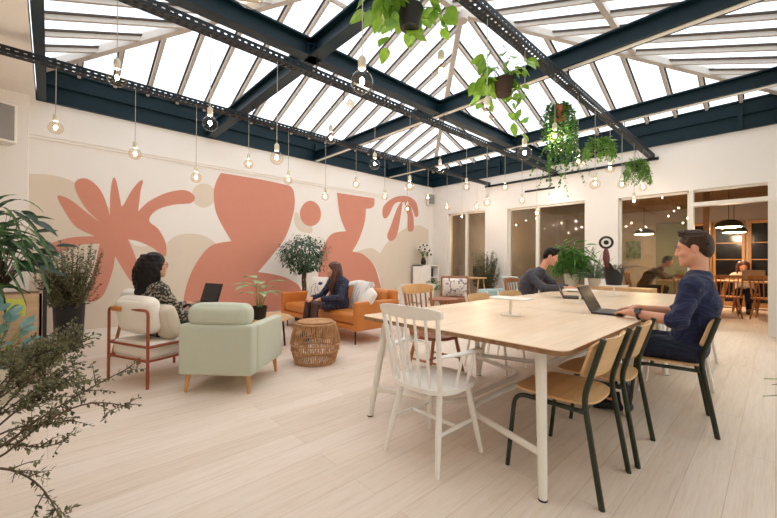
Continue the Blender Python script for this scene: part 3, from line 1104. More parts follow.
# ---- cognac leather sofa
SX0, SX1, SY0, SY1 = 3.02, 3.84, 3.86, 6.06
t = thing('sofa', 'cognac leather sofa with slim arms under the mural', 'sofa', ((SX0 + SX1) / 2, (SY0 + SY1) / 2, 0), PI / 2)
L, D = SY1 - SY0, SX1 - SX0
MB().rbox((0, 0, .235), (L - .02, D - .02, .07), .02).build('base', 'leather', t)
for sx in (-1, 1):
    MB().rbox((sx * (L / 2 - .045), .0, .40), (.09, D, .4), .03).build('armrest', 'leather', t)
MB().rbox((0, -D / 2 + .06, .48), (L - .02, .12, .5), .04).build('backrest', 'leather', t)
for k in (-1, 1):
    MB().rbox((k * (L - .2) / 4, .055, .345), ((L - .2) / 2, D - .16, .15), .05, 6, puff=(0, 0, .02)).build('seat_cushion', 'leather', t)
    q = MB()
    q.X = Matrix.Translation((k * (L - .2) / 4, -D / 2 + .18, .57)) @ Matrix.Rotation(.15, 4, 'X')
    q.rbox((0, 0, 0), ((L - .22) / 2, .14, .33), .06, 6, puff=(0, .02, .01))
    q.build('back_cushion', 'leather', t)
for sx in (-1, 1):
    for sy in (-1, 1):
        MB().tube([(sx * (L / 2 - .12), sy * (D / 2 - .08), 0), (sx * (L / 2 - .12), sy * (D / 2 - .08), .205)], .012, 10).build('leg', 'black', t)


def cushion(label, loc, rot, size, mt, extra=None, name='cushion'):
    t = thing(name, label, 'cushion', loc)
    t.rotation_euler = rot
    q = MB().rbox((0, 0, 0), (size[0], .05, size[1]), .024, 4, puff=(0, .055, 0))
    q.build('cover', mt, t)
    if extra:
        extra(t)
    return t


def face_print(t):
    ins = MB()
    off = lambda x, z: .026 + .055 * max(0, 1 - (x / .21) ** 2) * max(0, 1 - (z / .21) ** 2) + .002
    P = lambda x, z: (x, -off(x, z), z)
    P2 = lambda x, z: (x, off(x, z), z)
    for Q in (P, P2):
        ins.tube([Q(x, z) for x, z in ((-.13, -.13), (-.1, -.05), (-.12, .03), (-.05, .1), (-.01, .05), (-.03, -.02), (.02, -.09), (0, -.15))], .004, 6)
        ins.tube([Q(x, z) for x, z in ((.02, .04), (.05, -.02), (.09, -.05), (.12, -.11))], .004, 6)
        vs = [Q(.06 + .045 * math.cos(a) , .1 + .032 * math.sin(a)) for a in [2 * PI * k / 18 for k in range(18)]]
        ins.add(vs, [tuple(range(18)) if Q is P2 else tuple(range(18))[::-1]])
    ins.build('line_print', 'inkblue', t)


cushion('white cushion with a blue oval and line drawing, beside the woman on the sofa', (3.38, 5.36, .66), (-.32, 0, -PI / 2 + .25), (.46, .46), 'cush_white', face_print)
cushion('pale grey patterned cushion behind the woman on the sofa', (3.44, 4.28, .64), (-.32, 0, -PI / 2 - .1), (.46, .44), 'cush_stripe')
cushion('plain white cushion lying against the near sofa arm', (3.37, 4.06, .6), (-.55, .2, -PI / 2 - .5), (.46, .36), 'cush_white')
cushion('white cushion on top of the sofa back', (3.74, 4.7, .765), (PI / 2, 0, -PI / 2 + .1), (.5, .24), 'cush_white')

# ---- rattan drum stool
t = thing('rattan_stool', 'round rattan drum stool in front of the leather sofa', 'stool', (2.24, 3.62, 0))
prof = lambda z: .225 + .05 * math.sin(PI * min(1, max(0, (z - .02) / .42)))
rb = MB()
for k in range(64):
    a = 2 * PI * k / 64
    p = [(prof(z) * math.cos(a), prof(z) * math.sin(a), z) for z in (.015, .08, .16, .24, .32, .39, .44)]
    p.append((.19 * math.cos(a), .19 * math.sin(a), .462))
    rb.tube(p, .0055, 6)
for k in range(20):
    a = 2 * PI * k / 20
    rb.tube([(prof(z) * 1.0 * math.cos(a + z * 1.6), prof(z) * math.sin(a + z * 1.6), z) for z in (.03, .12, .2, .28, .36, .43)], .004, 6)
rb.build('cane_cage', 'rattan', t)
rg = MB()
for z, e in ((.012, 0), (.03, 0), (.15, .004), (.22, .004), (.445, 0)):
    rg.tube([((prof(z) + e) * math.cos(2 * PI * k / 40), (prof(z) + e) * math.sin(2 * PI * k / 40), z) for k in range(40)], .009, 8, True)
rg.build('cane_ring', 'rattan', t)
tp = MB()
tp.lathe([(.2, .452), (.17, .464), (.1, .47), (0, .472)], 40)
for r in [.2 - .012 * k for k in range(16)]:
    tp.tube([(r * math.cos(2 * PI * k / 36), r * math.sin(2 * PI * k / 36), .467 + (.2 - r) * .03) for k in range(36)], .0055, 6, True)
tp.build('woven_top', 'rattan', t)

# ---- coffee table
t = thing('coffee_table', 'round wooden coffee table between the sofa and the armchairs', 'table', (2.07, 4.86, 0))
MB().lathe([(0, .355), (.455, .355), (.47, .362), (.47, .378), (.463, .385), (0, .385)], 48).build('tabletop', 'ply', t)
for k in range(4):
    a = PI / 4 + k * PI / 2
    MB().tube([(.4 * math.cos(a), .4 * math.sin(a), 0), (.37 * math.cos(a), .37 * math.sin(a), .356)], .013, 10).build('leg', 'black', t)

# ---- far lounge corner
t = thing('white_cabinet', 'low white open-sided cabinet in the far corner of the mural wall', 'cabinet', (7.75, 6.58, 0), 0)
cb = MB()
cb.span((-.36, -.02, .0), (.36, .36, .03)).span((-.36, -.02, 1.03), (.36, .36, 1.06)).span((-.36, -.02, 0), (-.33, .36, 1.06)).span((.33, -.02, 0), (.36, .36, 1.06)).span((-.36, .33, 0), (.36, .36, 1.06)).span((-.02, -.02, 0), (.01, .36, 1.06))
cb.build('carcass', 'whitewood', t, smooth=False)
for z in (.38, .7):
    MB().span((.01, -.01, z), (.33, .33, z + .02)).build('shelf', 'whitewood', t, smooth=False)
MB().span((-.345, -.03, .01), (-.01, -.02, 1.04)).build('cabinet_door', 'whitewood', t, smooth=False)
for k, (x, z, h, mt_) in enumerate(((.08, .72, .2, 'blackplastic'), (.14, .72, .24, 'beam'), (.2, .4, .22, 'black'), (.09, .4, .18, 'cush_white'))):
    tag(MB().rbox((7.75 + x, 6.72, z + h / 2 + .001), (.045, .2, h), .004, 2).build('box_file', mt_), ['black binder on the upper shelf of the white corner cabinet', 'blue binder on the upper shelf of the white corner cabinet', 'black binder on the lower shelf of the white corner cabinet', 'white binder on the lower shelf of the white corner cabinet'][k], 'binder')

t = thing('leather_easy_chair', 'brown easy chair holding a patterned cushion, between cabinet and window', 'armchair', (6.2, 4.6, 0), 2.2)
MB().rbox((0, 0, .36), (.62, .62, .14), .05).build('seat_cushion', 'brownchair', t)
q = MB()
q.X = Matrix.Translation((0, -.3, .6)) @ Matrix.Rotation(.25, 4, 'X')
q.rbox((0, 0, 0), (.6, .12, .5), .05)
q.build('back_cushion', 'brownchair', t)
for sx in (-1, 1):
    for sy in (-1, 1):
        MB().tube([(sx * .3, sy * .28, 0), (sx * .27, sy * .25, .3)], [.014, .02], 10).build('leg', 'tanwood', t)
cushion('round-cornered cushion with grey print on the brown easy chair', (6.17, 4.575, .62), (-.3, 0, 2.2), (.5, .4), 'cush_pat')

t = thing('side_table', 'round wooden side table behind the sofa, left of the brown easy chair', 'table', (4.95, 3.95, 0))
MB().lathe([(0, .5), (.27, .5), (.28, .51), (.28, .52), (0, .525)], 36).build('tabletop', 'redwood', t)
for k in range(3):
    a = .4 + k * 2 * PI / 3
    MB().tube([(.24 * math.cos(a), .24 * math.sin(a), 0), (.12 * math.cos(a), .12 * math.sin(a), .5)], .014, 10).build('leg', 'tanwood', t)

t = thing('blue_armchair', 'pale blue upholstered armchair beyond the table, below the window shrub', 'armchair', (7.0, 3.85, 0), 1.2)
MB().rbox((0, .03, .33), (.86, .76, .2), .06).build('seat_cushion', 'bluefab', t)
MB().rbox((0, -.36, .55), (.86, .16, .5), .07).build('backrest', 'bluefab', t)
for sx in (-1, 1):
    MB().rbox((sx * .42, .03, .42), (.14, .76, .3), .06).build('armrest', 'bluefab', t)
    for sy in (-1, 1):
        MB().tube([(sx * .38, sy * .32, 0), (sx * .36, sy * .3, .24)], [.012, .02], 10).build('leg', 'birchleg', t)
cushion('pale blue cushion leaning in the blue armchair', (7.12, 3.81, .66), (-.3, .0, 1.2), (.5, .42), 'bluefab')

t = thing('trestle_desk', 'small high wooden desk on slanted legs before the corner window', 'table', (7.35, 4.9, 0))
MB().rbox((0, 0, .775), (.36, .5, .03), .008, 2).build('desktop', 'ply', t)
for sx in (-1, 1):
    for sy in (-1, 1):
        MB().tube([(sx * .24, sy * .22, 0), (sx * .1, sy * .2, .762)], .016, 10).build('leg', 'ply', t)

t = thing('office_chair', 'black high-backed chair behind the corner window glass', 'chair', (9.35, 5.95, 0), 2.3)
MB().rbox((0, -.2, .78), (.46, .08, .5), .035, puff=(0, .02, 0)).build('backrest', 'black', t)
MB().rbox((0, .04, .47), (.48, .46, .09), .04).build('seat', 'black', t)
MB().tube([(0, 0, .1), (0, 0, .44)], .03, 12).build('post', 'black', t)
for k in range(5):
    a = 2 * PI * k / 5
    MB().tube([(0, 0, .1), (.3 * math.cos(a), .3 * math.sin(a), .02)], .018, 8).build('foot', 'black', t)

t = thing('sideboard', 'low wooden sideboard past the far end of the long table', 'sideboard', (6.75, 2.02, 0))
MB().span((-.2, -.75, .05), (.2, .75, .76)).build('carcass', 'ply', t, smooth=False)
for k in (-1, 0, 1):
    MB().span((-.212, -.24 + k * .49, .08), (-.2, .24 + k * .49, .73)).build('cabinet_door', 'crateply', t, smooth=False)
MB().span((-.18, -.72, 0), (.18, .72, .05)).build('plinth', 'black', t, smooth=False)

# ---- speakers
def speaker(label, loc, rz, size):
    t = thing('wall_speaker', label, 'speaker', loc, rz)
    w_, d_, h_ = size
    bd = MB().rbox((0, 0, 0), (w_, d_, h_), .015, 3).build('body', 'whiteplastic', t)
    MB().rbox((.0, -d_ / 2 - .004, .0), (w_ * .8, .012, h_ * .88), .005, 2).build('grille', 'greylouver', bd)
    MB().box((0, d_ / 2 + .03, 0), (w_ * .3, .07, .08)).build('wall_bracket', 'whiteplastic', t, smooth=False)
    return t


speaker('white wall speaker with grey grille, high up left of the mural', (-.5, 6.67, 2.88), .35, (.32, .2, .5))
speaker('small white wall speaker in the corner between mural and windows', (8.1, 6.87, 2.96), -.5, (.22, .14, .33))


# ---- laptops
def laptop(label, loc, rz, mt, lid_angle=110, w_=.32, d_=.225):
    t = thing('laptop', label, 'laptop', loc, rz)
    kb = MB().rbox((0, 0, .008), (w_, d_, .016), .006, 3).build('keyboard_base', mt, t)
    MB().box((0, .02, .0165), (w_ * .86, d_ * .45, .001)).build('keys', 'black', kb, smooth=False)
    MB().box((0, -.07, .0163), (w_ * .34, d_ * .26, .0008)).build('touchpad', mt, kb, smooth=False)
    a = math.radians(lid_angle)
    l = MB()
    l.X = Matrix.Translation((0, d_ / 2, .014)) @ Matrix.Rotation(-(PI / 2 - (PI - a)) - 0, 4, 'X')
    l.X = Matrix.Translation((0, d_ / 2, .014)) @ Matrix.Rotation(PI / 2 - a, 4, 'X')
    l.rbox((0, 0, d_ / 2), (w_, .008, d_), .004, 2)
    lid = l.build('lid', mt, t)
    s_ = MB()
    s_.X = l.X
    s_.box((0, -.0045, d_ / 2 + .003), (w_ * .94, .0012, d_ * .88))
    s_.build('screen', 'screen', lid, smooth=False)
    return t


laptop('grey laptop open on the table in front of the man in navy', (3.4, .93, .742), .05, 'laptop_dark', 118)
laptop('black laptop open on the lap of the woman in the lounge chair', (1.23, 4.42, .66), -math.radians(72), 'blackplastic', 108)
laptop('bronze-lidded laptop open on the middle table beside the white pedestal', (4.5, 1.62, .742), .35, 'lf_bron', 115)
tg = MB().rbox((5.5, 1.9, .751), (.2, .27, .016), .006, 2)
tag(tg.build('tablet', 'blackplastic'), 'dark tablet lying on the table under the hands of the man in grey', 'tablet')
laptop('silver laptop on the wooden table in the back room', (11.35, .35, .772), PI / 2 + .1, 'laptop_silver', 112, .36, .25)

# ---- wooden planter box at the left edge
t = thing('planter_box', 'tall plywood planter box on thin black posts at the left edge', 'planter', (-.3, 4.88, 0))
MB().span((-.34, -.2, .06), (.25, -.18, .84)).build('front_panel', 'crateply', t, smooth=False)
MB().span((.23, -.2, .06), (.25, .22, .84)).build('side_panel', 'crateply', t, smooth=False)
MB().span((-.34, .2, .06), (.25, .22, .84)).build('rear_panel', 'crateply', t, smooth=False)
MB().span((-.34, -.2, .06), (-.32, .22, .84)).build('side_panel', 'crateply', t, smooth=False)
MB().span((-.32, -.18, .7), (.23, .2, .76)).build('soil', 'soil', t, smooth=False)
for x, y in ((.268, -.215), (.268, .235), (-.355, -.215), (-.355, .235)):
    MB().span((x - .014, y - .014, 0), (x + .014, y + .014, .87)).build('post', 'black', t, smooth=False)
MB().span((-.0, -.2045, .64), (.14, -.2015, .8)).build('sticker', 'yellow', t, smooth=False)

# ---- the room behind the glass
def back_table(label, loc, rz, l=1.5):
    t = thing('wooden_table', label, 'table', loc, rz)
    MB().rbox((0, 0, .755), (l, .75, .03), .006, 2).build('tabletop', 'ply', t)
    for sx in (-1, 1):
        for sy in (-1, 1):
            MB().tube([(sx * (l / 2 - .08), sy * .33, 0), (sx * (l / 2 - .2), sy * .28, .742)], .022, 10).build('leg', 'ply', t)
    return t


back_table('wooden table in the back room with the silver laptop on it', (11.4, .35, 0), PI / 2, 1.25)
back_table('wooden table the man in the brown jumper leans on, behind the wide glazed partition', (10.95, 1.55, 0), 0, .95)
bc = spindle_chair('wooden spindle chair at the doorway side of the back-room table', (10.75, .12, 0), -PI / 2 - .2, 'tanwood', False, 'spindle chairs in the back room')
for lab, loc, rz in (('wooden spindle chair behind the navy-clad shoulder, facing the back-room table', (10.75, .72, 0), -PI / 2 + .2),
                     ('wooden spindle chair the back-room woman sits on', (12.0, .5, 0), PI / 2),
                     ('wooden spindle chair right of the brown-jumper man behind the glass', (10.15, 1.35, 0), -PI / 2 + .2),
                     ('wooden spindle chair left of the brown-jumper man behind the glass', (10.2, 2.75, 0), -PI / 2),
                     ('wooden spindle chair the brown-jumper man sits on', (11.0, 2.42, 0), PI)):
    copy_tree(bc, loc, rz, lab, 'spindle chairs in the back room')
for k, (y0, y1, lab) in enumerate(((-.1, .5, 'dark glazed wooden door panel furthest right on the back-room wall'), (.56, 1.2, 'dark glazed wooden panel behind the seated back-room woman'), (1.22, 1.72, 'dark glazed wooden panel left of the seated back-room woman'))):
    t = thing('glazed_panel', lab, 'partition', (13.55, y0, 0), 0, 'dark glazed panels on the back-room wall')
    fr = MB()
    ww = y1 - y0
    fr.span((-.03, 0, 0), (.04, .06, 2.3)).span((-.03, ww - .06, 0), (.04, ww, 2.3)).span((-.03, .06, 2.22), (.04, ww - .06, 2.3)).span((-.03, .06, 0), (.04, ww - .06, .12))
    for z in (.8, 1.25, 1.7):
        fr.span((-.02, .06, z), (.03, ww - .06, z + .025))
    fr.build('frame', 'panelwood', t, smooth=False)
    MB().span((0, .06, .12), (.01, ww - .06, 2.22)).build('dark_glass', 'screen', t, smooth=False)
tag(MB().span((9.9, .93, 0), (10.0, 1.03, 2.75)).build('wood_post', 'panelwood', smooth=False), 'square wooden post in the back room behind the man in navy', 'post')
tag(MB().span((13.52, 1.76, 0), (13.59, 2.5, 2.35)).build('wall_panel', 'olivepanel', smooth=False), 'olive wall panel at the back of the room behind the glass', 'panel')  # flat olive panel against the back wall
tag(MB().span((13.56, 2.9, 1.3), (13.6, 3.3, 1.85)).build('picture', 'lf_grey', smooth=False), 'small grey framed print on the back-room wall', 'picture')


def dome_lamp(label, loc):
    t = thing('dome_pendant', label, 'lamp', loc, 0, 'dark dome pendants in the back room')
    MB().lathe([(.26, -.01), (.255, .02), (.21, .09), (.12, .145), (.04, .16), (0, .16), (0, .15), (.03, .15), (.11, .135), (.2, .08), (.245, .02), (.25, -.01)], 32).build('shade', 'darkgreen', t)
    MB().lathe([(0, -.035), (.12, -.03), (.2, -.018), (.24, 0), (.24, .01), (0, .012)], 32).build('diffuser', 'lampglow', t)
    MB().tube([(0, 0, .15), (0, 0, 2.745 - loc[2])], .006, 6).build('cord', 'black', t)
    return t


dome_lamp('dark green dome lamp glowing inside the doorway, the nearer of two', (11.1, .72, 1.98))
dome_lamp('dark green dome lamp glowing inside the doorway, the further of two', (12.6, .72, 1.95))
dome_lamp('dark dome lamp glowing behind the wide glazed partition', (12.3, 2.55, 1.98))

# ============================================================ BULBS, PLANTS
BG = 'bare globe bulbs hanging from the cable trays'
bulb_proto = {}


def bulb(label, x, y, zc):
    key = round(zc, 2)
    if key in bulb_proto:
        return copy_tree(bulb_proto[key], (x, y, zc), 0, label, BG)
    t = thing('globe_bulb', label, 'light bulb', (x, y, zc), 0, BG)
    r = .064
    MB().tube([(0, 0, .14), (0, 0, 3.15 - zc)], .0032, 6).build('cord', 'cordgrey', t)
    MB().lathe([(0, .15), (.008, .15), (.02, .138), (.023, .13), (.023, .075), (.019, .07), (0, .07)], 16).build('socket', 'cork', t)
    gl = MB().lathe([(0, -r)] + [(r * math.sin(a), -r * math.cos(a)) for a in [PI * k / 14 for k in range(1, 12)]] + [(.02, .06), (.0175, .076)], 24).build('globe', 'bulbglass', t)
    f = MB().ell((0, 0, .006), (.0135, .0135, .02), 10, 8)
    f.build('filament', 'filament', gl)
    bulb_proto[key] = t
    return t


ORD = 'first second third fourth fifth sixth seventh eighth ninth tenth eleventh twelfth thirteenth'.split()
X1 = [.031, .714, 1.365, 2.044, 2.657, 3.325, 3.966, 4.659, 5.29, 5.919, 6.578, 7.155, 7.786]
X2 = [.358, 1.019, 1.644, 2.283, 2.935, 3.566, 4.213, 4.889, 5.496, 6.101, 6.755, 7.4, 8.0]
X3 = [.64, 1.29, 2.0, 2.597, 3.246, 3.924, 4.589, 5.185, 5.809, 6.399, 7.088, 7.684]
Z1 = [2.52, 2.39, 2.22]
for k, x in enumerate(X1):
    bulb('glowing globe bulb, %s from the left on the tray nearest the mural' % ORD[k], x, 5.1, Z1[k % 3])
for k, x in enumerate(X2):
    bulb('glowing globe bulb, %s from the left on the middle tray' % ORD[k], x, 3.4, [2.53, 2.36, 2.18][k % 3])
for k, x in enumerate(X3):
    bulb('glowing globe bulb, %s from the left on the tray with the hanging plants' % ORD[k], x, 1.61, [2.36, 2.18, 2.5][k % 3])

t = thing('spotlight', 'small pale spotlight clipped under the middle cable tray', 'spotlight', (2.48, 3.4, 3.1))
MB().tube([(0, 0, .06), (-.02, 0, -.02), (-.02, 0, -.09)], .006, 6).build('bracket', 'black', t)
MB().tube([(.03, 0, -.08), (.1, -.03, -.13)], [.04, .045], 14).build('lamp_head', 'whiteplastic', t)


def rnd(a, b):
    return random.uniform(a, b)


def rdir(zlo=-.2, zhi=1):
    a = rnd(0, 2 * PI)
    z = rnd(zlo, zhi)
    s = math.sqrt(max(0, 1 - z * z))
    return V((s * math.cos(a), s * math.sin(a), z))


def pot(t, r0, r1, h, mt, z=0, name='pot'):
    pp = MB().lathe([(0, z), (r0 * .96, z), (r0, z + .006), (r1, z + h), (r1 * .93, z + h), (r1 * .9, z + h * .86), (0, z + h * .86)], 28).build(name, mt, t)
    MB().lathe([(0, z + h * .86), (r1 * .9, z + h * .86), (r1 * .9, z + h * .875), (0, z + h * .88)], 20).build('soil', 'soil', pp)


def twig(m, path, r=.003, n=5, mi=1):
    k = len(path)
    m.tube(path, [r * (1 - .7 * i / (k - 1)) for i in range(k)], n, mi=mi)


def leaves_along(m, path, step, size, width, spread=.8, segs=2, droop=.3, start=0., jit=.35):
    P = [V(p) for p in path]
    for i in range(len(P) - 1):
        a, b = P[i], P[i + 1]
        L = (b - a).length
        d = (b - a).normalized()
        n = max(1, int(L / step))
        for k in range(n):
            if (i + k / n) / (len(P) - 1) < start:
                continue
            p = a.lerp(b, (k + rnd(0, 1)) / n)
            q = rdir(-1, 1)
            o = (q - d * q.dot(d)).normalized()
            dd = (d * rnd(.1, .8) + o * spread).normalized()
            s = size * rnd(1 - jit, 1 + jit)
            m.blade(p, dd, (o + V((0, 0, .8))), s, width * s / size, droop, segs, .12)


def bezier_path(a, b, sag, n=7):
    a, b = V(a), V(b)
    return arc(a, (a + b) / 2 + V(sag), b, n)


# ---- hanging plants under the third tray
def hanging(name, label, x, zpot, r, h, mt):
    t = thing(name, label, 'hanging plant', (x, 1.61, zpot))
    pot(t, r * .72, r, h, mt)
    c = MB()
    for k in range(3):
        a = 2 * PI * k / 3 + .4
        c.tube([(r * .97 * math.cos(a), r * .97 * math.sin(a), h), (0, 0, h + (3.15 - zpot - h) * .75)], .0022, 5)
    c.tube([(0, 0, h + (3.15 - zpot - h) * .75), (0, 0, 3.15 - zpot)], .003, 5)
    c.build('hanger', 'black', t)
    return t


def pothos(label, x, zpot, r, h, lsize, nl, vines, pm='blackplastic'):
    t = hanging('hanging_pothos', label, x, zpot, r, h, pm)
    m = MB()
    for k in range(nl):
        d = rdir(-.25, .9)
        b = V((d.x * r * .5, d.y * r * .5, h * .95))
        L = rnd(.5, 1.25) * lsize
        tip = b + V((d.x, d.y, d.z * .7 + .15)) * rnd(.06, .22) * (lsize / .1)
        twig(m, bezier_path(b, tip, (0, 0, .05)), .0025)
        dd = V((d.x, d.y, rnd(-.9, .1)))
        m.blade(tip, dd, V((0, 0, 1)) + rdir() * .5, L, L * .72, .7, 5, .12)
    for vx, vy, dz in vines:
        p = arc((vx * .3, vy * .3, h), (vx * 1.1, vy * 1.1, h + .08), (vx, vy, dz), 9)
        twig(m, p, .003)
        for q in p[2:]:
            dd = V((rnd(-1, 1), rnd(-1, 1), rnd(-1.2, -.2)))
            L = lsize * rnd(.6, 1.1)
            m.blade(q, dd, V((0, 0, 1)) + rdir() * .8, L, L * .7, .5, 5, .12)
    m.build('foliage', ['lf_lime', 'greenstem'], t)
    return t


pothos('lime pothos in a black hanging pot at the top edge, nearest the camera', 1.68, 2.66, .085, .13, .118, 46, [(-.2, .05, -.05), (-.16, -.02, -.02), (-.1, .1, -.12), (.17, -.12, .02), (.05, .02, -.06)])
pothos('pothos in a dark hanging pot with long vines, second along the plant tray', 2.86, 2.6, .085, .14, .125, 48, [(.12, -.1, -.32), (.05, -.05, -.15), (-.16, .12, -.08), (.14, -.02, -.2), (-.05, .1, -.05)], 'soil')

t = hanging('hanging_ivy', 'small-leaved ivy trailing far down from a terracotta hanging pot', 4.08, 2.72, .085, .14, 'terrapot')
m = MB()
for k in range(46):
    a = rnd(0, 2 * PI)
    ro = rnd(.05, .19)
    b = V((.05 * math.cos(a), .05 * math.sin(a), .13))
    e = V((ro * math.cos(a), ro * math.sin(a), rnd(-.72, .02)))
    p = arc(b, V((ro * 1.15 * math.cos(a), ro * 1.15 * math.sin(a), .24)), e, 9)
    twig(m, p, .002, 4)
    leaves_along(m, p, .011, .034, .03, .9, 2, .4)
for e in ((-.22, .16, -.78), (.3, -.25, -.66), (.05, -.05, -.85), (.18, -.2, -.72), (-.3, .2, -.62)):
    p = arc((0, 0, .1), (e[0] * .4, e[1] * .4, -.3), e, 10)
    twig(m, p, .002, 4)
    leaves_along(m, p, .02, .034, .03, .9, 2, .4, .4)
m.build('foliage', ['lf_mid', 'stem'], t)


def fern(name, label, x, zpot, r, h, L, n, mt, lo=-.5):
    t = hanging(name, label, x, zpot, r, h, 'blackplastic')
    m = MB()
    for k in range(n):
        a = rnd(0, 2 * PI)
        s = rnd(.6, 1.1)
        d = V((math.cos(a), math.sin(a), 0))
        p = arc(d * r * .4 + V((0, 0, h)), d * L * .62 * s + V((0, 0, h + .18 * s)), d * L * .72 * s + V((0, 0, h + lo * L * s)), 9)
        twig(m, p, .002, 4)
        leaves_along(m, p, .016, .075 * L / .3, .022 * L / .3, .9, 2, .3, .1, .2)
    m.build('fronds', [mt, 'greenstem'], t)
    return t


fern('hanging_fern', 'bright arching fern in a hanging pot, fourth along the plant tray', 5.28, 2.6, .08, .12, .29, 40, 'lf_fern', -.75)
fern('hanging_fern', 'dense drooping fern in the last hanging pot, closest to the glazed wall', 7.2, 2.7, .09, .12, .27, 60, 'lf_fern', -1.15)

# ---- ficus tree behind the sofa
t = thing('ficus_tree', 'ficus tree with a round crown behind the sofa, by the mural', 'tree', (3.64, 6.31, 0))
pot(t, .17, .21, .38, 'blackplastic')
tk = MB()
for k in range(3):
    p = [(.03 * math.cos(2.1 * k + z * 6), .03 * math.sin(2.1 * k + z * 6), z) for z in [.32 + .07 * i for i in range(12)]]
    tk.tube(p, .02, 8)
for k in range(16):
    d = rdir(.0, .9)
    tk.tube(bezier_path((0, 0, 1.02), d * rnd(.25, .4) + V((0, 0, 1.22)), (0, 0, .05), 5), [.012, .01, .008, .006, .005, .004], 6)
tk.build('trunk', 'stem', t)
m = MB()
for k in range(1700):
    d = rdir(-1, 1)
    rr = rnd(.45, 1.03) ** .6
    c = V((d.x * .49, d.y * .49, d.z * .37)) * rr * (1 + .13 * math.sin(5 * d.x + 3 * d.z) * math.cos(4 * d.y)) + V((0, 0, 1.3))
    dd = (d + rdir(-1, .3) * .9 + V((0, 0, -.4))).normalized()
    L = rnd(.05, .085)
    m.blade(c, dd, d + V((0, 0, .6)), L, L * .5, .5, 2, .15)
m.build('crown', 'lf_ficus', t)

# ---- plant on the coffee table
t = thing('potted_plant', 'pale-leaved plant in a black pot on the coffee table', 'plant', (2.03, 4.66, .386))
pot(t, .075, .1, .17, 'blackplastic')
m = MB()
for k in range(11):
    a = 2 * PI * k / 11 + rnd(-.2, .2)
    d = V((math.cos(a), math.sin(a), 0))
    e = d * rnd(.04, .11) + V((0, 0, rnd(.32, .54)))
    twig(m, bezier_path((d.x * .02, d.y * .02, .14), e, d * .02), .005)
    m.blade(e, d + V((0, 0, .5)), V((0, 0, 1)), rnd(.28, .42), rnd(.1, .14), .9, 6, .15)
m.build('foliage', ['lf_pale', 'greenstem'], t)

# ---- plants on and beside the sideboard and table
t = thing('potted_palm', 'bushy green parlour palm beside the man in grey', 'plant', (6.62, 2.42, .76))
pot(t, .1, .13, .2, 'cork')
m = MB()
for k in range(120):
    a = rnd(0, 2 * PI)
    d = V((math.cos(a), math.sin(a), 0))
    s = rnd(.5, 1.0)
    p = arc((d.x * .03, d.y * .03, .18), d * .12 * s + V((0, 0, .5 * s + .1)), d * rnd(.15, .42) + V((0, 0, rnd(.05, .78) * s + .08)), 7)
    twig(m, p, .003, 4)
    leaves_along(m, p, .03, .16, .026, .8, 3, .5, .25, .3)
m.build('fronds', ['lf_mid', 'greenstem'], t)
t = thing('grass_plant', 'wispy grey-green grass plant right of the parlour palm', 'plant', (6.68, 2.08, .76))
pot(t, .08, .1, .14, 'cork')
m = MB()
for k in range(130):
    d = rdir(.35, 1)
    m.blade((d.x * .04, d.y * .04, .12), d, V((-d.y, d.x, .2)), rnd(.25, .55), .012, .7, 5, .1, 'strap')
m.build('foliage', 'lf_grey', t)

t = thing('bromeliad', 'bronze-leaved bromeliad in a black pot raised on the far pedestal', 'plant', (5.18, 1.39, .8785))
pot(t, .085, .115, .2, 'blackplastic')
m = MB()
for k in range(14):
    a = 2 * PI * k / 14 + rnd(-.2, .2)
    d = V((math.cos(a), math.sin(a), rnd(.5, 1.5)))
    m.blade((d.x * .02, d.y * .02, .16), d, (0, 0, 1), rnd(.25, .42), .04, 1.0, 7, .2, 'strap')
tipd = V((.45, -.85, .9))
m.blade((0, 0, .16), tipd, (0, 0, 1), .5, .09, 1.5, 8, .2)
m.build('foliage', ['lf_bron', 'stem'], t)
t = thing('clay_flower_ornament', 'maroon clay stalk ornament topped by a black and white disc, in the black pot', 'ornament', (5.13, 1.46, 1.052))
o_ = MB()
o_.X = Matrix.Translation((0, 0, .35)) @ Matrix.Rotation(-.93, 4, 'Z') @ Matrix.Rotation(PI / 2, 4, 'X')
o_.X = Matrix.Translation((-.01, 0, .36)) @ Matrix.Rotation(-PI / 2 + .3, 4, 'Z') @ Matrix.Rotation(PI / 2, 4, 'X')
o_.lathe([(0, -.012), (.075, -.012), (.082, 0), (.075, .012), (.056, .014), (.056, .014)], 32, mi=0)
o_.lathe([(.03, .0145), (.054, .0145), (.054, .0165), (.03, .0165)], 32, mi=1)
o_.lathe([(0, .012), (.03, .0145), (.026, .022), (.012, .02), (0, .024)], 24, mi=0)
o_.build('disc', ['black', 'cush_white'], t)
s_ = MB()
s_.tube([(0, 0, .0), (.01, .0, .08), (.0, 0, .16), (-.015, 0, .24), (-.01, 0, .3)], [.012, .03, .045, .035, .012], 14, flat=.6)
s_.build('stalk', 'maroon', t)


def upright_shrub(name, label, loc, potp, h0, h1, spread, n, lf, lsize):
    t = thing(name, label, 'plant', loc)
    pot(t, *potp)
    m = MB()
    for k in range(n):
        a = rnd(0, 2 * PI)
        ro = spread * math.sqrt(rnd(.02, 1))
        top = rnd(h0, h1)
        e = V((ro * math.cos(a), ro * math.sin(a), top))
        p = bezier_path((e.x * .15, e.y * .15, potp[2] * .85), e, (e.x * .25, e.y * .25, .03), 8)
        twig(m, p, .004)
        leaves_along(m, p, .009, lsize, lsize * .42, .7, 2, .1, .18)
    m.build('foliage', [lf, 'stem'], t)
    return t


upright_shrub('olive_shrub', 'olive-brown upright shrub in a black pot against the mural, beside the planter box', (.19, 6.3, 0), (.14, .165, .58, 'blackplastic'), .6, 1.42, .35, 150, 'lf_shrub', .04)
upright_shrub('olive_shrub', 'tall grey-olive shrub standing between the corner window and the middle window', (7.95, 4.95, 0), (.17, .2, .4, 'blackplastic'), .7, 1.42, .34, 90, 'lf_shrub', .045)

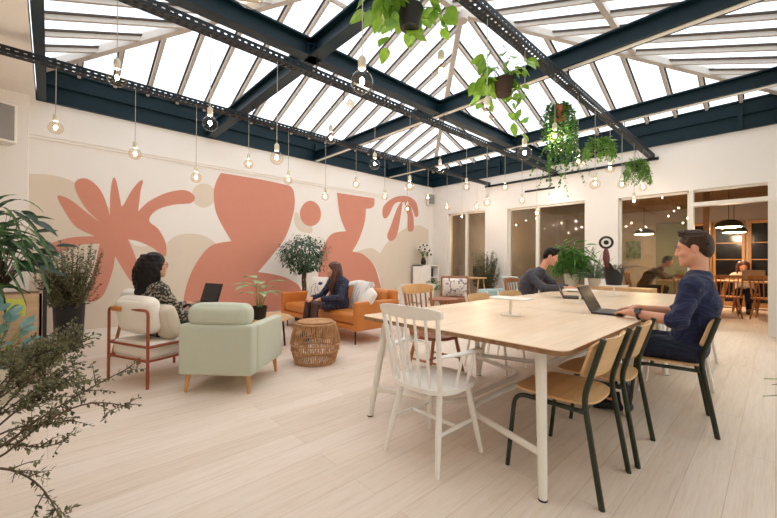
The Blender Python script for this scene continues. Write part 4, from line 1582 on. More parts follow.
t = thing('potted_plant', 'broad-leaved green plant in a pale tall pot before the white cabinet', 'plant', (6.72, 5.5, 0))
pot(t, .13, .17, .5, 'cork')
m = MB()
for k in range(38):
    d = rdir(.1, 1)
    e = V((d.x * .16, d.y * .16, .5 + d.z * .2))
    twig(m, bezier_path((0, 0, .44), e, (0, 0, .03), 4), .004)
    m.blade(e, V((d.x, d.y, .25)), (0, 0, 1), rnd(.16, .26), rnd(.07, .1), .9, 5, .15)
m.build('foliage', ['lf_mid', 'greenstem'], t)

t = thing('flower_vase', 'dark vase of pale dark-centred flowers on the white corner cabinet', 'vase', (7.62, 6.72, 1.0605))
MB().lathe([(0, 0), (.05, 0), (.075, .06), (.07, .13), (.045, .18), (.05, .2), (.04, .2), (.035, .17), (0, .17)], 24).build('vase', 'blackplastic', t)
m = MB()
fl = MB()
for k in range(15):
    d = rdir(.0, 1)
    e = V((d.x * .2, d.y * .2, .25 + d.z * .33))
    twig(m, bezier_path((0, 0, .17), e, (0, 0, .03), 4), .003)
    for q in range(3):
        m.blade(e * rnd(.6, .9) + V((0, 0, .05)), rdir(-.3, .6), (0, 0, 1), .09, .05, .6, 4, .12)
    out = (e - V((0, 0, .2))).normalized()
    out = (out + V((-.7, -.7, 0))).normalized()
    u = out.orthogonal().normalized()
    w_ = out.cross(u)
    for q in range(9):
        a = 2 * PI * q / 9
        fl.blade(e, u * math.cos(a) + w_ * math.sin(a) + out * .2, out, .075, .042, 0, 3, .1, mi=0)
    fl.ell(e + out * .01, (.03, .03, .03), 10, 6, 1)
m.build('foliage', ['lf_mid', 'greenstem'], t)
fl.build('flowers', ['cush_white', 'soil'], t)

# ---- planter box plants: a strap-leaved one and a broad dark one
t = thing('strap_leaved_plant', 'arching strap-leaved plant in the planter box at the left edge', 'plant', (-.47, 4.8, .88))
m = MB()
for k in range(70):
    a = rnd(0, 2 * PI)
    d = V((math.cos(a), math.sin(a), rnd(.6, 2.4)))
    if k % 3 == 0:
        d = V((rnd(.0, .6), rnd(-1, .2), rnd(1.2, 3)))
    m.blade((rnd(-.06, .06), rnd(-.12, .12), rnd(-.1, .5)), d, (-d.y, d.x, .6), rnd(.55, 1.0), rnd(.035, .06), rnd(2.4, 4.2), 12, .18, 'strap')
m.build('foliage', ['lf_strap', 'greenstem'], t)
t = thing('broad_leaved_plant', 'dark glossy broad-leaved plant in the planter box, behind the strap leaves', 'plant', (-.36, 4.98, .83))
m = MB()
for k in range(60):
    d = rdir(-.1, 1)
    s = rnd(.25, .62)
    e = V((d.x * .4 * s / .6, d.y * .3 * s / .6, .06 + s * 1.45 * (.4 + .6 * d.z)))
    twig(m, bezier_path((0, 0, 0), e, (0, 0, .05), 5), .006)
    m.blade(e, V((d.x + .2, d.y - .1, rnd(-.4, .5))), V((-.3, -.5, 1)), rnd(.18, .3), rnd(.07, .11), rnd(.3, 1.1), 6, .12)
m.build('foliage', ['lf_dark', 'stem'], t)
t = thing('blue_green_plant', 'pale blue-green leafy plant low in front of the planter box', 'plant', (-.33, 4.35, 0))
pot(t, .12, .15, .3, 'cork')
m = MB()
for k in range(60):
    d = rdir(.0, 1)
    e = V((d.x * .2, d.y * .2, .3 + d.z * .45))
    twig(m, bezier_path((0, 0, .25), e, (0, 0, .03), 4), .004)
    m.blade(e, d + rdir() * .5, (0, -.4, 1), rnd(.1, .17), rnd(.06, .09), .6, 4, .1)
m.build('foliage', ['lf_blue', 'greenstem'], t)

# ---- big foreground shrub, its pot just outside the frame
t = thing('foreground_shrub', 'large small-leaved shrub arching into the room at the left foreground', 'plant', (-.33, 1.99, 0))
pot(t, .14, .18, .45, 'blackplastic')
m = MB()


def shrub_branch(px, r=.007, twigs=10, tl=.14, lsize=.02, step=.0052, start=.25):
    P = [at(*q) for q in px]
    Q = []
    N = len(P)
    for i in range(N - 1):
        p0, p1, p2, p3 = P[max(0, i - 1)], P[i], P[i + 1], P[min(N - 1, i + 2)]
        for k in range(4):
            s = k / 4
            Q.append(.5 * ((2 * p1) + (p2 - p0) * s + (2 * p0 - 5 * p1 + 4 * p2 - p3) * s * s + (3 * p1 - p0 - 3 * p2 + p3) * s ** 3))
    Q.append(P[-1])
    loc = [V((rnd(-.05, .03), rnd(-.05, .03), .37))] + [q - t.location for q in Q]
    twig(m, loc, r, 6)
    leaves_along(m, loc, step, lsize, lsize * .55, .9, 2, .1, start)
    n = len(loc)
    for k in range(twigs):
        i = random.randint(int(n * start), n - 2)
        d = (loc[i + 1] - loc[i]).normalized()
        e = loc[i] + (d * rnd(.4, 1) + rdir(-.7, .8) * .75).normalized() * tl * rnd(.5, 1.15)
        p = bezier_path(loc[i], e, (0, 0, .01), 5)
        twig(m, p, .0022, 4)
        leaves_along(m, p, step, lsize, lsize * .55, .9, 2, .1)


B0 = (-75, 470, 1.25)
for px in ([B0, (-10, 452, 1.2), (45, 415, 1.25), (96, 385, 1.35), (133, 366, 1.4)],
           [B0, (-10, 462, 1.2), (48, 420, 1.2), (92, 403, 1.25), (132, 407, 1.3)],
           [B0, (-5, 445, 1.3), (40, 447, 1.25), (68, 440, 1.25)],
           [B0, (-8, 468, 1.15), (22, 474, 1.12), (45, 492, 1.1), (62, 522, 1.1)],
           [B0, (10, 430, 1.35), (45, 425, 1.4), (72, 420, 1.4)],
           [B0, (-20, 430, 1.4), (20, 390, 1.5), (55, 355, 1.6), (84, 340, 1.7)],
           [B0, (-20, 430, 1.4), (20, 400, 1.5), (60, 372, 1.6), (82, 362, 1.6)]):
    shrub_branch(px, .005, 13, .085, .017, .0058, start=.42)
for px in ([B0, (-30, 420, 1.5), (5, 380, 1.6), (35, 355, 1.75), (64, 340, 1.8)],
           [B0, (-30, 420, 1.4), (8, 392, 1.4), (40, 368, 1.5), (70, 345, 1.5)],
           [B0, (-20, 440, 1.3), (15, 412, 1.3), (38, 396, 1.35), (62, 384, 1.4)],
           [B0, (-25, 430, 1.4), (0, 395, 1.45), (22, 365, 1.5), (48, 350, 1.6)],
           [B0, (-25, 415, 1.6), (10, 375, 1.7), (30, 360, 1.8), (50, 350, 1.9)],
           [B0, (-40, 380, 1.5), (-10, 365, 1.6), (20, 352, 1.7), (50, 345, 1.8)]):
    shrub_branch(px, .006, 24, .15, start=.5)
m.build('foliage', ['lf_shrub', 'stem'], t)

# ---- leaf tips entering at the right edge
t = thing('grassy_plant', 'thin green leaf tips entering the picture at the right edge above the floor', 'plant', (2.95, -.62, 0))
pot(t, .12, .15, .28, 'cork')
m = MB()
for k in range(40):
    d = rdir(.2, 1)
    if d.y > .25 and d.z < .8:
        d.y *= -.5
    m.blade((d.x * .05, d.y * .05, .24), d, (-d.y, d.x, .4), rnd(.3, .6), .016, 1.1, 8, .15, 'strap')
for e in (at(764, 379, 2.02), at(763, 396.5, 2.0), at(772, 385, 2.05)):
    e = e - t.location
    b = V((0, .05, .24))
    p = arc(b, b.lerp(e, .5) + V((0, 0, .22)), e, 8)
    vs, fs = [], []
    for i, q in enumerate(p):
        w_ = .009 * (1 - (i / 8) ** 2) + .0006
        vs += [q + V((-w_, 0, .004)), q, q + V((w_, 0, .004))]
    for i in range(8):
        fs += [(i * 3, i * 3 + 1, i * 3 + 4, i * 3 + 3), (i * 3 + 1, i * 3 + 2, i * 3 + 5, i * 3 + 4)]
    m.add(vs, fs)
m.build('foliage', 'lf_fern', t)

# ================================================================== PEOPLE
def npv(p):
    return np.array([p[0], p[1], p[2]], dtype=np.float64)


def sdf_mesh(prims, res):
    """Smoothly blended capsules and ellipsoids turned into one continuous surface."""
    lo, hi = np.full(3, 1e9), np.full(3, -1e9)
    bb = []
    for q in prims:
        if q[0] == 'c':
            _, a, b, ra, rb, k = q
            r = max(ra, rb)
            l, h = np.minimum(npv(a), npv(b)) - r, np.maximum(npv(a), npv(b)) + r
        else:
            r = max(q[2])
            l, h = npv(q[1]) - r, npv(q[1]) + r
        bb.append((l, h))
        if q[0] != '-':
            lo, hi = np.minimum(lo, l), np.maximum(hi, h)
    lo -= res * 3
    hi += res * 3
    n = np.ceil((hi - lo) / res).astype(int) + 1
    F = np.full(n, .3, dtype=np.float32)
    ax = [lo[i] + res * np.arange(n[i]) for i in range(3)]
    for q, (l, h) in zip(prims, bb):
        k = q[-1]
        mg = k + res * 3
        i0 = np.maximum(0, np.floor((l - mg - lo) / res).astype(int))
        i1 = np.minimum(n, np.ceil((h + mg - lo) / res).astype(int) + 1)
        if (i1 <= i0).any():
            continue
        X, Y, Z = np.meshgrid(*[ax[i][i0[i]:i1[i]] for i in range(3)], indexing='ij')
        if q[0] == 'c':
            a, b = npv(q[1]), npv(q[2])
            d = b - a
            L2 = max(1e-9, d @ d)
            t = np.clip(((X - a[0]) * d[0] + (Y - a[1]) * d[1] + (Z - a[2]) * d[2]) / L2, 0, 1)
            D = np.sqrt((X - a[0] - t * d[0]) ** 2 + (Y - a[1] - t * d[1]) ** 2 + (Z - a[2] - t * d[2]) ** 2) - (q[3] + (q[4] - q[3]) * t)
        else:
            c, r, R = npv(q[1]), q[2], q[3]
            P = [X - c[0], Y - c[1], Z - c[2]]
            if R is not None:
                P = [R[i][0] * P[0] + R[i][1] * P[1] + R[i][2] * P[2] for i in range(3)]
            k0 = np.sqrt(sum((P[i] / r[i]) ** 2 for i in range(3)))
            k1 = np.sqrt(sum((P[i] / r[i] ** 2) ** 2 for i in range(3))) + 1e-9
            D = k0 * (k0 - 1) / k1
        S = F[i0[0]:i1[0], i0[1]:i1[1], i0[2]:i1[2]]
        if q[0] == '-':
            D = -D
            hh = np.maximum(k - np.abs(S - D), 0) / max(k, 1e-6)
            S[...] = np.maximum(S, D) + hh * hh * k * .25
        else:
            hh = np.maximum(k - np.abs(S - D), 0) / max(k, 1e-6)
            S[...] = np.minimum(S, D) - hh * hh * k * .25
    # surface nets
    ins = F < 0
    c8 = [ins[i:n[0] - 1 + i, j:n[1] - 1 + j, k:n[2] - 1 + k] for i in (0, 1) for j in (0, 1) for k in (0, 1)]
    s8 = sum(c.astype(np.int8) for c in c8)
    cell = (s8 > 0) & (s8 < 8)
    idx = np.full(cell.shape, -1, dtype=np.int64)
    ci = np.argwhere(cell)
    idx[tuple(ci.T)] = np.arange(len(ci))
    acc, cnt = np.zeros((len(ci), 3)), np.zeros(len(ci))
    offs = [np.array(o) for o in ((0, 0, 0), (0, 0, 1), (0, 1, 0), (0, 1, 1), (1, 0, 0), (1, 0, 1), (1, 1, 0), (1, 1, 1))]
    for a in range(8):
        for b in range(a + 1, 8):
            if np.abs(offs[a] - offs[b]).sum() != 1:
                continue
            fa, fb = F[tuple((ci + offs[a]).T)], F[tuple((ci + offs[b]).T)]
            mk = (fa < 0) != (fb < 0)
            t = np.where(mk, fa / np.where(mk, fa - fb, 1), 0)[:, None]
            acc += np.where(mk[:, None], offs[a] + t * (offs[b] - offs[a]), 0)
            cnt += mk
    vs = lo + res * (ci + acc / cnt[:, None])
    faces = []
    for axis in range(3):
        u, v = (axis + 1) % 3, (axis + 2) % 3
        sl0, sl1 = [slice(None)] * 3, [slice(None)] * 3
        sl0[axis], sl1[axis] = slice(0, -1), slice(1, None)
        a, b = ins[tuple(sl0)], ins[tuple(sl1)]
        e = np.argwhere(a != b)
        e = e[(e[:, u] > 0) & (e[:, v] > 0) & (e[:, u] < n[u] - 1) & (e[:, v] < n[v] - 1)]
        fl = a[tuple(e.T)]
        du, dv = np.zeros(3, int), np.zeros(3, int)
        du[u], dv[v] = 1, 1
        q = np.stack([idx[tuple((e - du - dv).T)], idx[tuple((e - dv).T)], idx[tuple(e.T)], idx[tuple((e - du).T)]], 1)
        q[~fl] = q[~fl][:, ::-1]
        faces.append(q)
    fc = np.concatenate(faces)
    fc = fc[(fc >= 0).all(1)]
    ed = np.concatenate([fc[:, [0, 1]], fc[:, [1, 2]], fc[:, [2, 3]], fc[:, [3, 0]]])
    for it in range(2):
        s_, w_ = np.zeros_like(vs), np.zeros(len(vs))
        np.add.at(s_, ed[:, 0], vs[ed[:, 1]])
        np.add.at(w_, ed[:, 0], 1)
        np.add.at(s_, ed[:, 1], vs[ed[:, 0]])
        np.add.at(w_, ed[:, 1], 1)
        vs = vs * .62 + .38 * s_ / np.maximum(w_, 1)[:, None]
    return vs, fc


def sdf_obj(name, prims, res, mt, parent, wrinkle=0.0):
    base = np.array(parent.location)
    vs, fc = sdf_mesh(prims, res)
    if wrinkle:
        a = np.sin(vs[:, 2] * 62 + np.sin(vs[:, 0] * 31) * 1.7 + np.cos(vs[:, 1] * 27) * 1.6) * np.sin(vs[:, 0] * 23 + vs[:, 1] * 19 + 1.3)
        c = vs.mean(0)
        d = vs - c
        d /= np.linalg.norm(d, axis=1)[:, None] + 1e-9
        vs = vs + d * (a * wrinkle)[:, None]
    me = bpy.data.meshes.new(name)
    me.from_pydata((vs - base).tolist(), [], fc.tolist())
    me.materials.append(MT[mt])
    me.polygons.foreach_set('use_smooth', [True] * len(me.polygons))
    me.update()
    o = bpy.data.objects.new(name, me)
    COL.objects.link(o)
    o.parent = parent
    return o


def cap(a, b, ra, rb, k=.03):
    return ('c', V(a), V(b), ra, rb, k)


def ell(c, r, R=None, k=.02):
    return ('e', V(c), r, R, k)


def cut(c, r, R=None, k=.01):
    return ('-', V(c), r, R, k)


class Head:
    def __init__(s, c, f, u=(0, 0, 1), sc=1.0):
        s.c, s.s = V(c), sc
        s.f = V(f).normalized()
        s.r = s.f.cross(V(u)).normalized()
        s.u = s.r.cross(s.f).normalized()
        s.R = [tuple(s.f), tuple(s.r), tuple(s.u)]

    def p(s, f, r, u):
        return s.c + (s.f * f + s.r * r + s.u * u) * s.s

    def e(s, f, r, u, rf, rr, ru, k=.02):
        q = s.s
        return ell(s.p(f, r, u), (rf * q, rr * q, ru * q), s.R, k * q)

    def x(s, f, r, u, rf, rr, ru, k=.01):
        q = s.s
        return cut(s.p(f, r, u), (rf * q, rr * q, ru * q), s.R, k * q)

    def cap(s, a, b, ra, rb, k=.01):
        return cap(s.p(*a), s.p(*b), ra * s.s, rb * s.s, k * s.s)

    def prims(s):
        P = [s.e(-.008, 0, .03, .097, .077, .092, .02),
             s.e(.03, 0, -.045, .066, .058, .074, .03),
             s.e(.058, 0, -.086, .032, .036, .03, .03),
             s.e(.0, 0, -.06, .05, .056, .05, .03),
             s.cap((.0, .056, -.052), (.068, .016, -.098), .014, .016, .02), s.cap((.0, -.056, -.052), (.068, -.016, -.098), .014, .016, .02),
             s.cap((.078, -.034, .026), (.078, .034, .026), .013, .013, .018)]
        for sg in (-1, 1):
            P.append(s.x(.098, sg * .032, .006, .017, .019, .013, .014))
            P.append(s.e(.078, sg * .031, .006, .0125, .013, .0125, .006))
            P.append(s.e(.066, sg * .04, -.026, .022, .02, .018, .02))
            P.append(s.e(-.004, sg * .077, -.004, .019, .009, .031, .008))
            P.append(s.x(.0, sg * .088, -.002, .009, .006, .017, .006))
        P += [s.cap((.09, 0, .016), (.107, 0, -.026), .0085, .0118, .012),
              s.e(.098, .011, -.03, .011, .008, .008, .006), s.e(.098, -.011, -.03, .011, .008, .008, .006),
              s.e(.089, 0, -.058, .011, .022, .0065, .006), s.e(.087, 0, -.069, .0115, .019, .0075, .006),
              s.e(.078, 0, -.099, .018, .02, .016, .02)]
        return P


def hand(wrist, d, nrm, side, curl=.5, spread=.12, sc=1.0, thumb=.6):
    """Palm, four jointed fingers and a thumb. d: finger direction, nrm: back of the hand, side: +1 thumb on d x nrm."""
    w, d, nrm = V(wrist), V(d).normalized(), V(nrm)
    t = d.cross(nrm).normalized()
    nrm = t.cross(d).normalized()
    th = t * side
    P = [cap(w, w + d * .03 * sc, .024 * sc, .026 * sc, .015)]
    for o_ in (-.024, -.008, .008, .024):
        P.append(cap(w + d * .015 * sc + th * o_ * .6 * sc, w + d * .083 * sc + th * o_ * sc, .0135 * sc, .0115 * sc, .012))
    for i, (o_, L) in enumerate(((.0265, .072), (.009, .08), (-.009, .075), (-.026, .058))):
        dd = (d + th * o_ * spread * 30 * .3).normalized()
        p = w + d * .085 * sc + th * o_ * sc
        ang = curl * .5
        for j, f in enumerate((.46, .31, .23)):
            v = (dd * math.cos(ang) - nrm * math.sin(ang)).normalized()
            q = p + v * L * f * sc
            P.append(cap(p, q, (.0092 - .0011 * j) * sc, (.0085 - .0011 * j) * sc, .004))
            p = q
            ang += curl * (.75 if j == 0 else .55)
    p = w + d * .025 * sc + th * .022 * sc
    a = (d * .65 + th * .75 - nrm * .25 * thumb).normalized()
    q = p + a * .042 * sc
    P.append(cap(p, q, .0125 * sc, .0105 * sc, .01))
    b = (d * .9 + th * .3 - nrm * .35 * thumb).normalized()
    q2 = q + b * .03 * sc
    P.append(cap(q, q2, .0105 * sc, .0092 * sc, .004))
    P.append(cap(q2, q2 + (b - nrm * .2).normalized() * .022 * sc, .009 * sc, .0078 * sc, .004))
    return P


def person(label, base, J, H, skin, top, low, res=.007, g=1.0, sleeve=1.0, hands=None, low_kind='trousers', shoes='black', belly=.0, skin_legs=None, wrinkle=.004):
    """J: world joint positions. Builds one continuous body, then the clothes worn over it."""
    t = thing('person', label, 'person', base)
    j = {k: V(v) for k, v in J.items()}
    ac = (j['sR'] - j['sL'])
    across = ac.normalized()
    sw = ac.length / 2

    def torso(e, k=.05):
        P = []
        pel, che, nec = j['pelvis'], j['chest'], j['neck']
        hx = (j['hR'] - j['hL']).normalized()
        P.append(cap(j['hL'].lerp(pel, .25), j['hR'].lerp(pel, .25), .098 * g + e, .098 * g + e, k))
        w_ = pel.lerp(che, .5)
        for sg in (-1, 1):
            P.append(cap(pel + hx * sg * .06 * g + V((0, 0, .05)), w_ + across * sg * .055 * g, .1 * g + e, .095 * g + e + belly, k))
            P.append(cap(w_ + across * sg * .055 * g, che + across * sg * .075 * g, .095 * g + e + belly, .103 * g + e, k))
            P.append(cap(che + across * sg * .075 * g, (nec + che) / 2 + across * sg * .085 * g + V((0, 0, .02)), .1 * g + e, .075 * g + e, k))
        P.append(cap(j['sL'], j['sR'], .055 * g + e, .055 * g + e, k))
        for s_ in ('sL', 'sR'):
            P.append(cap(nec - V((0, 0, .02)), j[s_].lerp(nec, .15) + V((0, 0, .004)), .05 * g + e, .05 * g + e, k))
        return P

    def arm(sd, e, f=1.0, k=.025):
        s_, el, wr = j['s' + sd], j['e' + sd], j['w' + sd]
        P = [cap(s_, el, .054 * g + e, .042 * g + e, k)]
        if f > 0:
            m_ = el.lerp(wr, min(1, f))
            P.append(cap(el, m_, .043 * g + e, (.043 - .0165 * min(1, f)) * g + e, k))
        return P

    def leg(sd, e, f=1.0, k=.03):
        h, kn, an = j['h' + sd], j['k' + sd], j['a' + sd]
        P = [cap(h, kn, .086 * g + e, .06 * g + e, k)]
        m_ = kn.lerp(an, f)
        P.append(cap(kn, m_, .057 * g + e, (.057 - .019 * f) * g + e, k))
        P.append(cap(kn.lerp(an, .15), kn.lerp(an, .45), .05 * g + e, .056 * g + e, k))
        return P

    B = torso(0)
    B.append(cap(j['neck'] - V((0, 0, .03)), H.p(-.022, 0, -.05), .053 * g, .048 * g, .025))
    for sd in 'LR':
        B += arm(sd, 0) + leg(sd, 0)
        B.append(cap(j['a' + sd], j['t' + sd], .036 * g, .026 * g, .02))
    B += H.prims()
    if hands:
        for h in hands:
            B += hand(*h[:4], **h[4])
    sdf_obj('body', B, res, skin, t)
    T = torso(.011) + sum([arm(sd, .012, sleeve) for sd in 'LR'], [])
    T.append(cut(H.p(-.02, 0, -.1) + V((0, 0, .055)), (.07, .07, .06), None, .01))
    sdf_obj('sweater' if low_kind != 'dress' else 'dress_top', T, res * 1.05, top, t, wrinkle)
    if low_kind == 'trousers':
        L = [cap(j['hL'].lerp(j['pelvis'], .25), j['hR'].lerp(j['pelvis'], .25), .107 * g, .107 * g, .05)]
        for sd in 'LR':
            L += leg(sd, .013, .93)
        sdf_obj('trousers', L, res * 1.1, low, t, wrinkle)
    else:
        L = [cap(j['hL'].lerp(j['pelvis'], .25), j['hR'].lerp(j['pelvis'], .25), .112 * g, .112 * g, .05)]
        for sd in 'LR':
            h, kn = j['h' + sd], j['k' + sd]
            L.append(cap(h, h.lerp(kn, .7), .105 * g, .088 * g, .05))
        sdf_obj('skirt', L, res * 1.1, low, t, wrinkle)
        L = []
        for sd in 'LR':
            L += leg(sd, .004, 1)
        sdf_obj('tights', L, res, skin_legs or 'tights', t)
    for sd in 'LR':
        a, b = j['a' + sd], j['t' + sd]
        S = [cap(a - V((0, 0, .03)), b, .047 * g, .038 * g, .02), cap(a - V((0, 0, .045)) - (b - a).normalized() * .035, b - V((0, 0, .008)), .036, .034, .02), cap(a, a + V((0, 0, .03)), .045 * g, .045 * g, .02)]
        sdf_obj('shoe', S, .009, shoes, t)
    # face details
    for sg in (-1, 1):
        MBx = MB()
        e_ = H.p(.0808, sg * .0315, .004) - t.location
        MBx.ell(e_, (.0102 * H.s,) * 3, 12, 8, 0)
        MBx.ell(e_ + H.f * .0048 * H.s - H.u * .003, (.0066 * H.s,) * 3, 10, 8, 1)
        MBx.build('eye', ['eye', 'black'], t)
    return t


def eyebrows(t, H, mt):
    for sg in (-1, 1):
        MB().tube([H.p(.0985, sg * .012, .027) - t.location, H.p(.0965, sg * .03, .033) - t.location, H.p(.081, sg * .052, .028) - t.location], [.0038, .005, .0025], 8, flat=.7).build('eyebrow', mt, t)
    l = MB()
    l.tube([H.p(.09, -.022, -.064) - t.location, H.p(.1005, -.008, -.063) - t.location, H.p(.1005, .008, -.063) - t.location, H.p(.09, .022, -.064) - t.location], [.003, .0055, .0055, .003], 8, flat=.8)
    l.build('lips', 'lip', t)


def short_hair(H, quiff=.02):
    P = [H.e(-.014, 0, .042, .098, .0815, .09, .02), H.e(-.055, 0, .0, .056, .073, .08, .02)]
    for k in range(150):
        a, b = random.uniform(-.85, .85), random.uniform(0, 1)
        f0, r0 = -.085 + .13 * b, .066 * a
        u0 = .042 + .09 * math.sqrt(max(.05, 1 - ((f0 + .014) / .1) ** 2 - (r0 / .083) ** 2))
        P.append(H.cap((f0, r0, u0 - .004), (f0 + .03, r0 * 1.02 + random.uniform(-.012, .012), u0 + .004 + quiff * b * b - .012 * (1 - b) + random.uniform(-.003, .005)), .0085, .004, .005))
    for k in range(40):
        a, b = random.choice((-1, 1)), random.uniform(0, 1)
        f0 = -.075 + .09 * b
        P.append(H.cap((f0, a * .074, .075), (f0 - .012, a * .0765, random.uniform(.005, .03)), .009, .005, .006))
    for sg in (-1, 1):
        P.append(H.cap((.028, sg * .071, .05), (.016, sg * .075, .008), .012, .007, .012))
    P.append(H.x(.118, 0, .0, .05, .2, .078, .012))
    P.append(H.x(.06, 0, -.085, .1, .2, .085, .012))
    for sg in (-1, 1):
        P.append(H.x(.0, sg * .09, -.005, .024, .03, .035, .008))
    return P


def long_hair(H, length, wave, width=.085, fwd=.02, back=.02, n=60, rs=.012, wrap=2.1):
    P = [H.e(-.018, 0, .042, .103, .086, .096, .02), H.e(-.05, 0, -.03, .068, .082, .1, .03)]
    for k in range(n):
        a = random.uniform(-1, 1) * wrap + PI
        f0, r0 = .075 * math.cos(a) - .02, .082 * math.sin(a)
        pts = []
        ph = random.uniform(0, 6)
        L = length * random.uniform(.8, 1.05)
        m_ = 9
        for i in range(m_ + 1):
            s_ = i / m_
            gx = 1 + .28 * math.sin(PI * min(1, s_ * 1.1)) * width / .085
            pts.append((f0 * gx + fwd * s_ * (1 if abs(a - PI) > 1.1 else 0) - back * s_ + wave * math.sin(s_ * 15 + ph), r0 * gx + wave * math.cos(s_ * 13 + ph), .085 - s_ * L))
        for i in range(m_):
            P.append(H.cap(pts[i], pts[i + 1], rs * (1.1 - .4 * i / m_), rs * (1.1 - .4 * (i + 1) / m_), .012))
    P.append(H.x(.09, 0, -.03, .062, .061, .088, .012))
    return P


def glasses(t, H):
    gm = MB()
    for sg in (-1, 1):
        c = (.103, sg * .033, .003)
        pts = []
        for k in range(20):
            a = 2 * PI * k / 20
            pts.append(H.p(c[0] - .01 * abs(math.cos(a)) * (1 if math.cos(a) * sg > 0 else .2), c[1] + .025 * math.cos(a), c[2] + .02 * math.sin(a)) - t.location)
        gm.tube(pts, .0022, 6, True)
        gm.tube([H.p(.095, sg * .058, .008) - t.location, H.p(.03, sg * .081, .008) - t.location, H.p(-.012, sg * .083, .0) - t.location], .0022, 6)
    gm.tube([H.p(.104, -.009, .005) - t.location, H.p(.108, 0, .008) - t.location, H.p(.104, .009, .005) - t.location], .0022, 6)
    gm.build('glasses', 'black', t)


# ---- man in navy at the near side of the table
Hd = Head((3.385, .40, 1.262), (-.10, .985, -.16), (.0, .1, 1))
hL = ((3.16, .735, .79), (.62, .75, -.08), (.0, .1, 1), 1, dict(curl=.35, sc=1.0))
hR = ((3.52, .77, .79), (-.28, .95, -.08), (.0, .1, 1), -1, dict(curl=.35, sc=1.0))
t = person('man in navy sweater and dark jeans typing on a grey laptop', (3.39, .48, 0),
           dict(pelvis=(3.40, .43, .555), chest=(3.385, .375, .87), neck=(3.385, .372, 1.075), sL=(3.205, .395, .985), sR=(3.575, .43, .985),
                eL=(3.10, .45, .765), eR=(3.67, .53, .765), wL=(3.16, .735, .79), wR=(3.52, .77, .79),
                hL=(3.305, .43, .54), hR=(3.495, .46, .54), kL=(3.22, .875, .555), kR=(3.45, .92, .555), aL=(3.22, .80, .1), aR=(3.47, .86, .1), tL=(3.2, .98, .045), tR=(3.46, 1.04, .045)),
           Hd, 'skin', 'navy', 'denim', .0055, 1.0, .12, [hL, hR])
sdf_obj('hair', short_hair(Hd, .024), .004, 'hairbrown', t)
eyebrows(t, Hd, 'hairbrown')
w = MB()
wc, wd_ = V((3.145, .68, .786)), V((.22, .95, .08)).normalized()
sd_ = wd_.cross(V((0, 0, 1))).normalized()
up_ = sd_.cross(wd_)
w.tube([wc + (sd_ * math.cos(2 * PI * k / 24) + up_ * math.sin(2 * PI * k / 24)) * .0345 - t.location for k in range(24)], .009, 8, True, flat=1.0)
ws = w.build('watch', 'black', t)
fc_ = (-sd_ * .8 + up_ * .55).normalized()
w = MB()
c0 = wc + fc_ * .04 - t.location
w.tube([c0 - fc_ * .006, c0 + fc_ * .006], .021, 20)
w.build('watch_case', 'laptop_dark', ws)

# ---- woman with dark curly hair in the cream lounge chair
Hd = Head((.775, 4.255, 1.105), (.95, .22, -.05), (0, 0, 1), .97)
hL = ((1.12, 4.46, .675), (.9, .0, -.05), (0, 0, 1), 1, dict(curl=.3, sc=.9))
hR = ((1.13, 4.18, .675), (.8, .55, -.05), (0, 0, 1), -1, dict(curl=.3, sc=.9))
t = person('woman with dark curly hair, glasses and a patterned blouse in the cream lounge chair', (.8, 4.22, 0),
           dict(pelvis=(.76, 4.20, .5), chest=(.73, 4.215, .755), neck=(.75, 4.235, .935), sL=(.70, 4.40, .855), sR=(.80, 4.075, .855),
                eL=(.90, 4.50, .63), eR=(.965, 4.03, .60), wL=(1.12, 4.46, .675), wR=(1.13, 4.18, .675),
                hL=(.77, 4.285, .49), hR=(.83, 4.125, .49), kL=(1.24, 4.47, .545), kR=(1.29, 4.28, .545), aL=(1.28, 4.5, .11), aR=(1.33, 4.3, .11), tL=(1.46, 4.56, .045), tR=(1.5, 4.35, .045)),
           Hd, 'skin', 'leopard', 'black', .007, .9, .85, [hL, hR])
sdf_obj('hair', long_hair(Hd, .37, .024, .13, .0, .035, 110, .017, 1.7), .006, 'hairdark', t)
eyebrows(t, Hd, 'hairdark')
glasses(t, Hd)

# ---- woman with long hair on the leather sofa
Hd = Head((3.200, 4.670, 1.02), (-.86, .42, -.02), (0, 0, 1), .97)
hL = ((2.900, 4.530, .6), (-.5, .75, -.1), (0, -.1, 1), -1, dict(curl=.5, sc=.9))
hR = ((2.870, 4.750, .6), (-.55, -.5, -.1), (0, .1, 1), 1, dict(curl=.5, sc=.9))
t = person('woman with long brown hair in a flecked navy dress on the leather sofa', (3.220, 4.630, 0),
           dict(pelvis=(3.290, 4.610, .505), chest=(3.280, 4.630, .76), neck=(3.250, 4.650, .905), sL=(3.270, 4.470, .83), sR=(3.260, 4.805, .83),
                eL=(3.150, 4.405, .615), eR=(3.120, 4.860, .615), wL=(2.900, 4.530, .605), wR=(2.870, 4.750, .605),
                hL=(3.270, 4.530, .5), hR=(3.270, 4.690, .5), kL=(2.820, 4.570, .525), kR=(2.810, 4.730, .52), aL=(2.760, 4.530, .12), aR=(2.730, 4.730, .12), tL=(2.600, 4.540, .045), tR=(2.570, 4.740, .045)),
           Hd, 'skin', 'dress', 'dress', .007, .88, .95, [hL, hR], 'dress', 'black')
sdf_obj('hair', long_hair(Hd, .42, .01, .1, .07, .0, 110, .014, 1.75), .006, 'hairred', t)
eyebrows(t, Hd, 'hairred')

